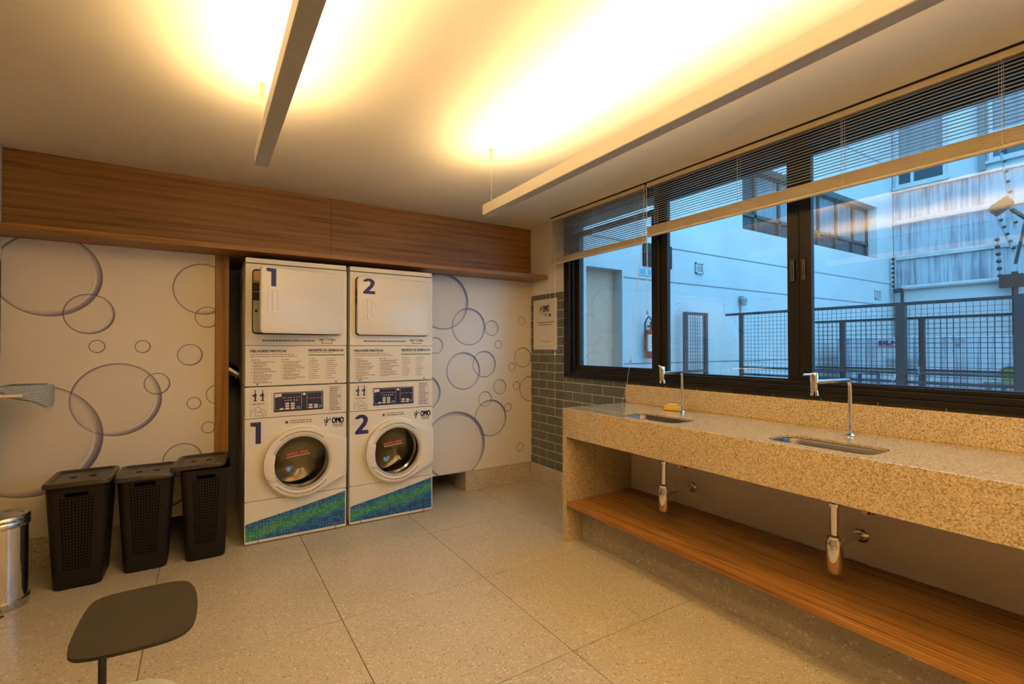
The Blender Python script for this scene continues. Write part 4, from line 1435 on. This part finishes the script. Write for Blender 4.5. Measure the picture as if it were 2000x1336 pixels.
# ================================================================== SIDE TABLE AND STOOL IN THE NEAR CORNER
t = thing('side_table', 'small dark grey rounded table top on a thin black stem', 'table', (-0.122, 1.395, 0))
out = [(-0.078, -0.139), (-0.047, -0.147), (0.016, -0.152), (0.062, -0.149), (0.088, -0.135), (0.103, -0.105), (0.109, -0.055), (0.110, 0.0),
       (0.106, 0.06), (0.096, 0.108), (0.080, 0.136), (0.052, 0.148), (0.014, 0.151), (-0.040, 0.151), (-0.078, 0.146), (-0.099, 0.128), (-0.108, 0.09), (-0.1115, 0.02), (-0.1115, -0.055), (-0.109, -0.085), (-0.105, -0.110), (-0.095, -0.128)]
def smooth_loop(P, k=6):
    n, Q = len(P), []
    for i in range(n):
        a, b_, c, d = P[i - 1], P[i], P[(i + 1) % n], P[(i + 2) % n]
        for s in range(k):
            u = s / k
            Q.append(tuple(0.5 * (2 * b_[m] + (c[m] - a[m]) * u + (2 * a[m] - 5 * b_[m] + 4 * c[m] - d[m]) * u * u + (3 * b_[m] - a[m] - 3 * c[m] + d[m]) * u ** 3) for m in (0, 1)))
    return Q
b = MB().prism(smooth_loop(out), 0.743, 0.750, plane='xy')
b.build('tabletop', 'tabletop', t)
MB().tube([(-0.046, -0.146, 0.745), (-0.046, -0.150, 0.735), (-0.046, -0.150, 0.014)], 0.0068, 12).build('stem', 'black', t, smooth=True)
MB().prism(rrect(-0.13, 0.05, -0.17, -0.02, 0.03), 0.0, 0.014, plane='xy').build('base', 'black', t)
t = thing('stool', 'pale grey rounded seat just showing under the small table', 'stool', (-0.183, 1.556, 0))
rings = []
for s, z in ((-0.02, 0.420), (0.0, 0.427), (0.002, 0.440), (-0.006, 0.448), (-0.03, 0.450)):
    rings.append([(p[0], p[1], z) for p in rrect(-0.125 - s, 0.125 + s, -0.125 - s, 0.125 + s, 0.100, 8)])
MB().loft(rings).build('seat', 'pale', t, smooth=True)
for sx in (-1, 1):
    for sy in (-1, 1):
        MB().tube([(0.07 * sx, 0.07 * sy, 0.425), (0.105 * sx, 0.100 * sy, 0.0)], 0.010, 10).build('leg', 'black', t)

# ================================================================== OUTSIDE: the yard
gr = MB().box(2.99, 16.0, -8.0, 9.0, -0.12, 0.0).build('ground', 'ground')
gr['kind'] = 'structure'
AY = 4.05
bl = thing('neighbour_building', 'white rendered building across the yard with a wide brown window', 'building', (7.5, AY, 0))
def bb(mb):
    bmesh.ops.translate(mb.bm, vec=(-7.5, -AY, 0), verts=mb.bm.verts)
    return mb
AX1 = 11.65
RX0, RX1, RZ = 3.55, 4.10, 2.26
WA0, WA1, WZ0, WZ1 = 6.50, 10.92, 3.06, 4.05
b = MB()
b.prism([(2.985, 0), (AX1 + 0.30, 0), (AX1 + 0.30, 6.4), (2.985, 6.4)], AY, AY + 0.30,
        holes=[[(RX0, 0.02), (RX1, 0.02), (RX1, RZ), (RX0, RZ)], [(WA0, WZ0), (WA1, WZ0), (WA1, WZ1), (WA0, WZ1)]])
bb(b).build('wall', 'render', bl)
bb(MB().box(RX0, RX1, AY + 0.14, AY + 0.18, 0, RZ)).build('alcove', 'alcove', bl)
for z in (1.165, 2.178, 2.605, 4.95):
    bb(MB().box(RX1 + 0.02 if z < 2.2 else 2.99, AX1, AY - 0.0025, AY + 0.001, z - 0.008, z + 0.008)).build('wall_joint', 'groove', bl)
# wide window: frame, panes, blind behind
fr = MB()
fr.box(WA0, WA1, AY + 0.16, AY + 0.22, WZ0, WZ0 + 0.06).box(WA0, WA1, AY + 0.16, AY + 0.22, WZ1 - 0.06, WZ1).box(WA0, WA1, AY + 0.15, AY + 0.22, 3.33, 3.38)
xs = [6.50, 7.05, 7.72, 8.35, 8.98, 9.62, 10.26, 10.86]
for x in xs:
    fr.box(x, x + 0.06, AY + 0.15, AY + 0.22, WZ0, WZ1)
wf = bb(fr).build('window', 'brown_frame', bl)
for x0, x1 in zip(xs, xs[1:]):
    bb(MB().box(x0 + 0.06, x1, AY + 0.18, AY + 0.188, WZ0 + 0.05, 3.33)).build('pane', 'far_glass', wf)
    bb(MB().box(x0 + 0.06, x1, AY + 0.18, AY + 0.188, 3.38, WZ1 - 0.05)).build('pane', 'curtain' if x0 > 7.0 else 'far_glass', wf)
# small dark window above the extinguisher
fr = MB().box(4.44, 4.95, AY - 0.02, AY + 0.0, 2.34, 2.62)
bb(fr).build('dark_window', 'frame', bl)
# louvred vents
def vent(x0, x1, z0, z1, name, label, mat='ledge'):
    v = thing(name, label, 'vent', ((x0 + x1) / 2, AY - 0.002, z0), 0, 'louvred wall vents')
    w, h = x1 - x0, z1 - z0
    MB().box(-w / 2, -w / 2 + 0.014, -0.022, 0, 0, h).box(w / 2 - 0.014, w / 2, -0.022, 0, 0, h).box(-w / 2, w / 2, -0.022, 0, 0, 0.014).box(-w / 2, w / 2, -0.022, 0, h - 0.014, h) \
        .build('frame', mat, v)
    MB().box(-w / 2, w / 2, -0.004, 0, 0, h).build('backing', 'render', v)
    m = MB()
    m._add([(-w / 2 + 0.014, -0.020, 0), (w / 2 - 0.014, -0.020, 0), (w / 2 - 0.014, -0.005, 0.020), (-w / 2 + 0.014, -0.005, 0.020)], [(0, 1, 2, 3)])
    me = m.mesh('vent_slat')
    k = 0.016
    while k < h - 0.03:
        part('slat', me, mat, v, (0, 0, k))
        k += 0.026
vent(5.424, 5.572, 2.327, 2.470, 'wall_vent', 'small louvred vent on the white wall above the gate')
vent(10.784, 11.028, 2.278, 2.442, 'wall_vent', 'small louvred vent far along the white wall near the streaked wall')
# conduit lamp
v = thing('wall_lamp', 'small grey spot lamp with conduit on the white wall over the fence', 'lamp', (6.42, AY - 0.002, 1.95))
MB().lathe([(0.035, 0.0), (0.05, 0.09), (0.03, 0.12), (0.0, 0.12)], (0, -0.06, 0), 'z', 14).build('shade', 'render_dark', v, smooth=True)
MB().box(-0.03, 0.03, -0.06, 0.0, 0.07, 0.13).build('bracket', 'render_dark', v)
MB().tube([(0, -0.012, 0.0), (0.01, -0.012, -0.28)], 0.010, 8).build('conduit', 'render_dark', v)

# sign plate and fire extinguisher
v = thing('safety_sign', 'small green and white sign plate above the fire extinguisher', 'sign', (4.49, AY - 0.003, 2.27))
MB().box(-0.12, 0.12, -0.006, 0, -0.045, 0.045).build('plate', 'ledge', v)
MB().box(-0.10, -0.01, -0.008, -0.005, -0.030, 0.030).box(0.02, 0.10, -0.008, -0.005, -0.030, 0.030).build('print', 'ink_teal', v)
v = thing('fire_extinguisher', 'red fire extinguisher hanging on the white wall outside', 'fire extinguisher', (4.50, AY - 0.085, 1.225))
MB().lathe([(0.0, 0.0), (0.060, 0.0), (0.066, 0.012), (0.066, 0.295), (0.050, 0.335), (0.022, 0.352), (0.018, 0.375)], (0, 0, 0), 'z', 24).build('cylinder', 'red', v, smooth=True)
MB().box(-0.02, 0.02, -0.02, 0.05, 0.372, 0.395).box(-0.015, 0.075, -0.012, 0.012, 0.400, 0.412).box(-0.015, 0.070, -0.012, 0.012, 0.432, 0.442).box(-0.02, 0.01, -0.012, 0.012, 0.39, 0.44).build('valve_handle', 'red', v)
MB().tube([(0, -0.02, 0.39), (-0.05, -0.05, 0.45), (-0.10, -0.04, 0.50), (-0.125, -0.01, 0.42), (-0.115, 0.0, 0.10)], 0.011, 8).build('hose', 'dark', v, smooth=True)
b = MB()
for k in range(12):
    a, c = math.radians(-185 + 8.5 * k), math.radians(-185 + 8.5 * (k + 1))
    q = 0.0668
    b.quad((q * math.cos(a), q * math.sin(a), 0.085), (q * math.cos(c), q * math.sin(c), 0.085), (q * math.cos(c), q * math.sin(c), 0.285), (q * math.cos(a), q * math.sin(a), 0.285))
b.build('label_sheet', 'paper', v, fix=False)
b = MB()
for k in range(5):
    a, c = math.radians(-145 + 8 * k), math.radians(-145 + 8 * (k + 1))
    q = 0.0674
    for z in (0.14, 0.175, 0.21, 0.245):
        b.quad((q * math.cos(a), q * math.sin(a), z), (q * math.cos(c), q * math.sin(c), z), (q * math.cos(c), q * math.sin(c), z + 0.014), (q * math.cos(a), q * math.sin(a), z + 0.014))
b.build('label_print', 'ink_red', v, fix=False)
MB().box(-0.03, 0.03, 0.06, 0.083, 0.25, 0.34).build('wall_hook', 'dark', v)

# ------------------------------------------------------------------ streaked building behind
BX = 11.65
bs = thing('streaked_building', 'tall pale building with rain-streaked wall at the far end of the yard', 'building', (BX, 0.0, 0))
def sb(mb):
    bmesh.ops.translate(mb.bm, vec=(-BX, 0, 0), verts=mb.bm.verts)
    return mb
sb(MB().box(BX, BX + 0.4, -6.0, AY - 0.012, 2.49, 4.47)).build('streaked_wall', 'streak', bs)
sb(MB().box(BX, BX + 0.4, -6.0, AY - 0.012, 0.0, 2.49)).build('lower_wall', 'render', bs)
sb(MB().box(BX - 0.02, BX + 0.4, -6.0, AY - 0.012, 4.47, 9.0)).build('upper_wall', 'render', bs)
for z in (3.11, 3.815, 4.45):
    sb(MB().box(BX - 0.05, BX, -6.0, AY - 0.012, z - 0.03, z + 0.06)).build('ledge', 'ledge', bs)
sb(MB().tube([(BX - 0.06, AY - 0.16, 2.52), (BX - 0.06, -6.0, 2.52)], 0.045, 10)).build('drain_pipe', 'ledge', bs, smooth=True)
for y0, y1, z0, z1 in ((3.20, 3.98, 4.52, 5.86), (1.2, 2.62, 4.62, 5.9)):
    m = MB()
    w = 0.05
    m.box(BX - 0.06, BX - 0.02, y0, y1, z0, z0 + w).box(BX - 0.06, BX - 0.02, y0, y1, z1 - w, z1)
    m.box(BX - 0.06, BX - 0.02, y0, y0 + w, z0 + w, z1 - w).box(BX - 0.06, BX - 0.02, y1 - w, y1, z0 + w, z1 - w)
    ym = (y0 + y1) / 2 + 0.10
    m.box(BX - 0.058, BX - 0.02, ym, ym + w, z0 + w, z0 + 0.46).box(BX - 0.058, BX - 0.02, y0 + w, y1 - w, z0 + 0.46, z0 + 0.51)
    m.box(BX - 0.10, BX - 0.02, y0 - 0.04, y1 + 0.04, z0 - 0.05, z0 - 0.002)
    wf = sb(m).build('window', 'ledge', bs)
    sb(MB().box(BX - 0.035, BX - 0.0205, y0 + w, y1 - w, z0 + w, z0 + 0.458)).build('pane', 'far_glass', wf)
    sb(MB().box(BX - 0.035, BX - 0.0205, y0 + w, y1 - w, z0 + 0.512, z1 - w)).build('pane', 'curtain', wf)
sb(MB().box(BX - 0.10, BX - 0.02, 2.66, 2.76, 4.47, 8.0)).build('downpipe', 'groove', bs)

# ------------------------------------------------------------------ mesh fence with gates
FX = 5.87
FT = 1.80
def fence_piece(name, label, posts, rails, panels, cat='fence', x=FX):
    y_lo = min(p[0] for p in posts)
    f = thing(name, label, cat, (x, y_lo, 0))
    for (y, w, top) in posts:
        MB().box(-w / 2, w / 2, y - y_lo - w / 2, y - y_lo + w / 2, 0, top).build('post', 'green_fence', f)
    for (y0, y1, z, h) in rails:
        MB().box(-0.02, 0.02, y0 - y_lo, y1 - y_lo, z - h / 2, z + h / 2).build('rail', 'green_fence', f)
    for (y0, y1, z0, z1, dx) in panels:
        b = MB()
        r = 0.0016
        y = y0
        while y <= y1:
            b.box(dx - r, dx + r, y - y_lo - r, y - y_lo + r, z0, z1)
            y += 0.047
        z = z0
        while z <= z1:
            b.box(dx + r, dx + 3 * r, y0 - y_lo, y1 - y_lo, z - r, z + r)
            z += 0.047
        b.build('wire_mesh', 'green_fence', f, kind='stuff')
    return f
fence_piece('mesh_fence', 'dark mesh fence with tall posts running across the yard', [(3.685, 0.04, FT), (1.98, 0.075, FT), (1.135, 0.08, FT + 0.01), (-0.6, 0.075, FT)],
            [(-0.6, 3.90, FT - 0.012, 0.030), (-0.6, 3.685, 1.10, 0.022), (-0.6, 3.685, 1.01, 0.022)],
            [(2.00, 3.67, 0.60, FT - 0.02, 0.0), (1.16, 1.95, 0.60, FT - 0.02, 0.0), (-0.55, 1.10, 0.60, FT - 0.02, 0.0)])
fence_piece('double_gate', 'dark mesh double gate set low behind the tall fence posts', [(2.57, 0.045, 1.655), (1.86, 0.045, 1.655), (1.19, 0.050, 1.66)],
            [(1.19, 2.85, 1.648, 0.024), (1.19, 2.85, 1.13, 0.020)],
            [(1.88, 2.85, 0.55, 1.64, 0.012), (1.20, 1.85, 0.55, 1.64, 0.012)], 'gate', 6.02)
# open gate leaf lying parallel to the white wall
f = thing('open_gate', 'narrow mesh gate leaf standing open beside the white wall', 'gate', (5.06, 3.92, 0))
for x in (0.0, 0.40):
    MB().box(x - 0.022, x + 0.022, -0.022, 0.022, 0.0, 1.80).build('post', 'green_fence', f)
MB().box(0.022, 0.378, -0.018, 0.018, 1.765, 1.80).build('rail', 'green_fence', f)
MB().box(0.022, 0.378, -0.018, 0.018, 1.04, 1.07).build('rail', 'green_fence', f)
b = MB()
x = 0.05
while x < 0.37:
    b.box(x - 0.002, x + 0.002, -0.002, 0.002, 0.5, 1.765)
    x += 0.047
z = 0.5
while z < 1.76:
    b.box(0.022, 0.378, 0.002, 0.006, z - 0.002, z + 0.002)
    z += 0.047
b.build('wire_mesh', 'green_fence', f, kind='stuff')

# pale machinery housing behind the fence
EX = 8.5
e = thing('equipment_housing', 'pale machinery housing with a slanted name strip behind the mesh fence', 'machine', (EX, 2.2, 0))
MB().box(0, 1.4, -2.2, 1.5, 0, 1.50, 0.01).build('body', 'streak', e)
b = MB()
for y in (-0.60, 0.45):
    b.box(-0.004, 0.001, y - 0.004, y + 0.004, 0.1, 1.48)
b.build('door_gap', 'groove', e)
m = MB()
for k in range(18):
    m.box(-0.012, -0.001, 0.84 - 0.0225 * k, 0.851 - 0.0225 * k, 1.07, 1.19)
m.build('vent_grille', 'render_dark', e)
pr = lambda u, v: (-0.006, -u, v)
b = MB()
add_text(b, 'SILMEI', -0.945, 1.392, 0.335, 0.058, pr, 0.03, 0.004)
b.build('name_letters', 'navy', e, fix=False)
b = MB()
b.quad(pr(-0.97, 1.366), pr(-0.61, 1.366), pr(-0.60, 1.380), pr(-0.96, 1.380))
b.build('name_underline', 'ink_red', e, fix=False)
b = MB()
b.box(-0.03, 0, 0.02, 0.07, 1.38, 1.405)
b.tube([(-0.03, 0.10, 1.47), (-0.03, 0.02, 1.46), (-0.03, -0.04, 1.445)], 0.008, 6)
b.build('latch', 'groove', e)
# blue rack standing between the housing and the fence
e = thing('blue_rack', 'low blue tubular rack standing behind the gate', 'rack', (6.7, 2.9, 0))
for y0, y1 in ((-0.05, 0.55), (-0.42, -0.22)):
    MB().tube([(0, y0, 0), (0, y0, 1.04), (0, y1, 1.04), (0, y1, 0)], 0.016, 8).build('frame', 'teal' if False else 'navy', e)
# teal drum with a green front on a shelf beyond the fence
e = thing('plastic_drum', 'teal plastic drum with white ring and green front behind the fence', 'drum', (6.25, 1.285, 1.035))
MB().lathe([(0.0, 0.0), (0.075, 0.0), (0.080, 0.02), (0.080, 0.30), (0.07, 0.33), (0.0, 0.33)], (0, 0, 0.081), 'x', 28).build('body', 'teal', e, smooth=True)
MB().lathe([(0.081, 0.012), (0.081, -0.010), (0.064, -0.012), (0.064, 0.0)], (0, 0, 0.081), 'x', 32, caps=False).build('ring', 'ledge', e, smooth=True)
b = MB().prism([(-0.064, 0.002), (0.064, 0.002), (0.046, 0.045), (0.042, 0.09), (0.028, 0.118), (-0.028, 0.118), (-0.042, 0.09), (-0.046, 0.045)], -0.022, -0.011, plane='yz')
b.build('front', 'lime', e)
e = thing('work_stand', 'low slate-blue stand carrying the teal drum', 'stand', (6.20, 1.02, 0))
MB().box(0, 0.55, 0, 0.44, 1.00, 1.034, 0.004).build('top', 'render_dark', e)
for x in (0.03, 0.52):
    for y in (0.03, 0.41):
        MB().box(x - 0.02, x + 0.02, y - 0.02, y + 0.02, 0, 1.00).build('leg', 'render_dark', e)

# ------------------------------------------------------------------ electric fence brackets and camera
def ins(b, p, r=0.026):
    b.lathe([(0.0, -r), (r * 0.7, -r * 0.8), (r, 0), (r * 0.6, r * 0.9), (0.0, r)], p, 'y', 8)
QX = 11.0
def q3(px, py, x=QX):
    return (x, px, py)
e = thing('electric_fence_post', 'slanted security bars with black insulators before the streaked wall', 'security post', (11.45, 2.25, 0))
def local(p):
    return (p[0] - 11.45, p[1] - 2.25, p[2])
lines = {'a': ((2.47, 4.95), (2.28, 3.35)), 'b': ((2.56, 3.83), (2.30, 2.95))}
for (p0, p1) in lines.values():
    MB().tube([local((11.45, p0[0], p0[1])), local((11.45, p1[0], p1[1]))], 0.018, 6).build('bar', 'render_dark', e)
MB().tube([local((11.45, 2.02, 4.2)), local((11.45, 2.28, 2.75))], 0.022, 6).build('strut', 'dark', e)
MB().tube([local((11.45, 2.29, 0.0)), local((11.45, 2.29, 2.62))], 0.04, 8).build('upright', 'rust', e)
MB().box(-0.06, 0.05, -0.06, 0.22, 2.36, 2.58).build('bracket', 'rust', e)
for (p0, p1), n in ((lines['a'], 9), (lines['b'], 7)):
    for k in range(n):
        f_ = (k + 0.5) / n
        b = MB()
        ins(b, local((11.41, p0[0] + (p1[0] - p0[0]) * f_ - 0.03, p0[1] + (p1[1] - p0[1]) * f_)))
        b.build('insulator', 'dark', e)
MB().tube([local((11.45, 2.46, 2.45)), local((11.45, 2.50, 3.28))], 0.010, 6).build('bar', 'render_dark', e)
for k in range(6):
    b = MB()
    ins(b, local((11.43, 2.462 + 0.007 * k, 2.57 + 0.125 * k)), 0.034)
    b.build('insulator', 'dark', e)
e = thing('electric_fence_post', 'upright security bar with black insulators in the corner of the two buildings', 'security post', (11.47, 3.96, 0))
MB().tube([(0, 0, 0), (0, 0, 3.2)], 0.016, 6).build('bar', 'render_dark', e)
MB().box(-0.05, 0.03, -0.12, 0.02, 2.42, 2.50).box(-0.05, 0.0, -0.14, -0.10, 2.22, 2.44).build('bracket', 'dark', e)
for k in range(7):
    b = MB()
    ins(b, (-0.03, 0.02, 2.55 + 0.09 * k), 0.026)
    b.build('insulator', 'dark', e)
e = thing('security_camera', 'brown box security camera on an arm high above the yard', 'camera', (7.6, 1.62, 2.95))
b = MB().box(-0.10, 0.10, -0.095, 0.095, -0.055, 0.055, 0.02, 2)
o = b.build('housing', 'rust', e)
o.rotation_euler = (math.radians(-38), 0, math.radians(12))
MB().tube([(0, -0.08, -0.05), (0, -0.20, -0.19), (0, -0.26, -0.24)], 0.022, 8).build('arm', 'dark', e)
MB().tube([(0, -0.26, 0.05), (0, -0.26, -2.95)], 0.022, 8).build('pole', 'groove', e)
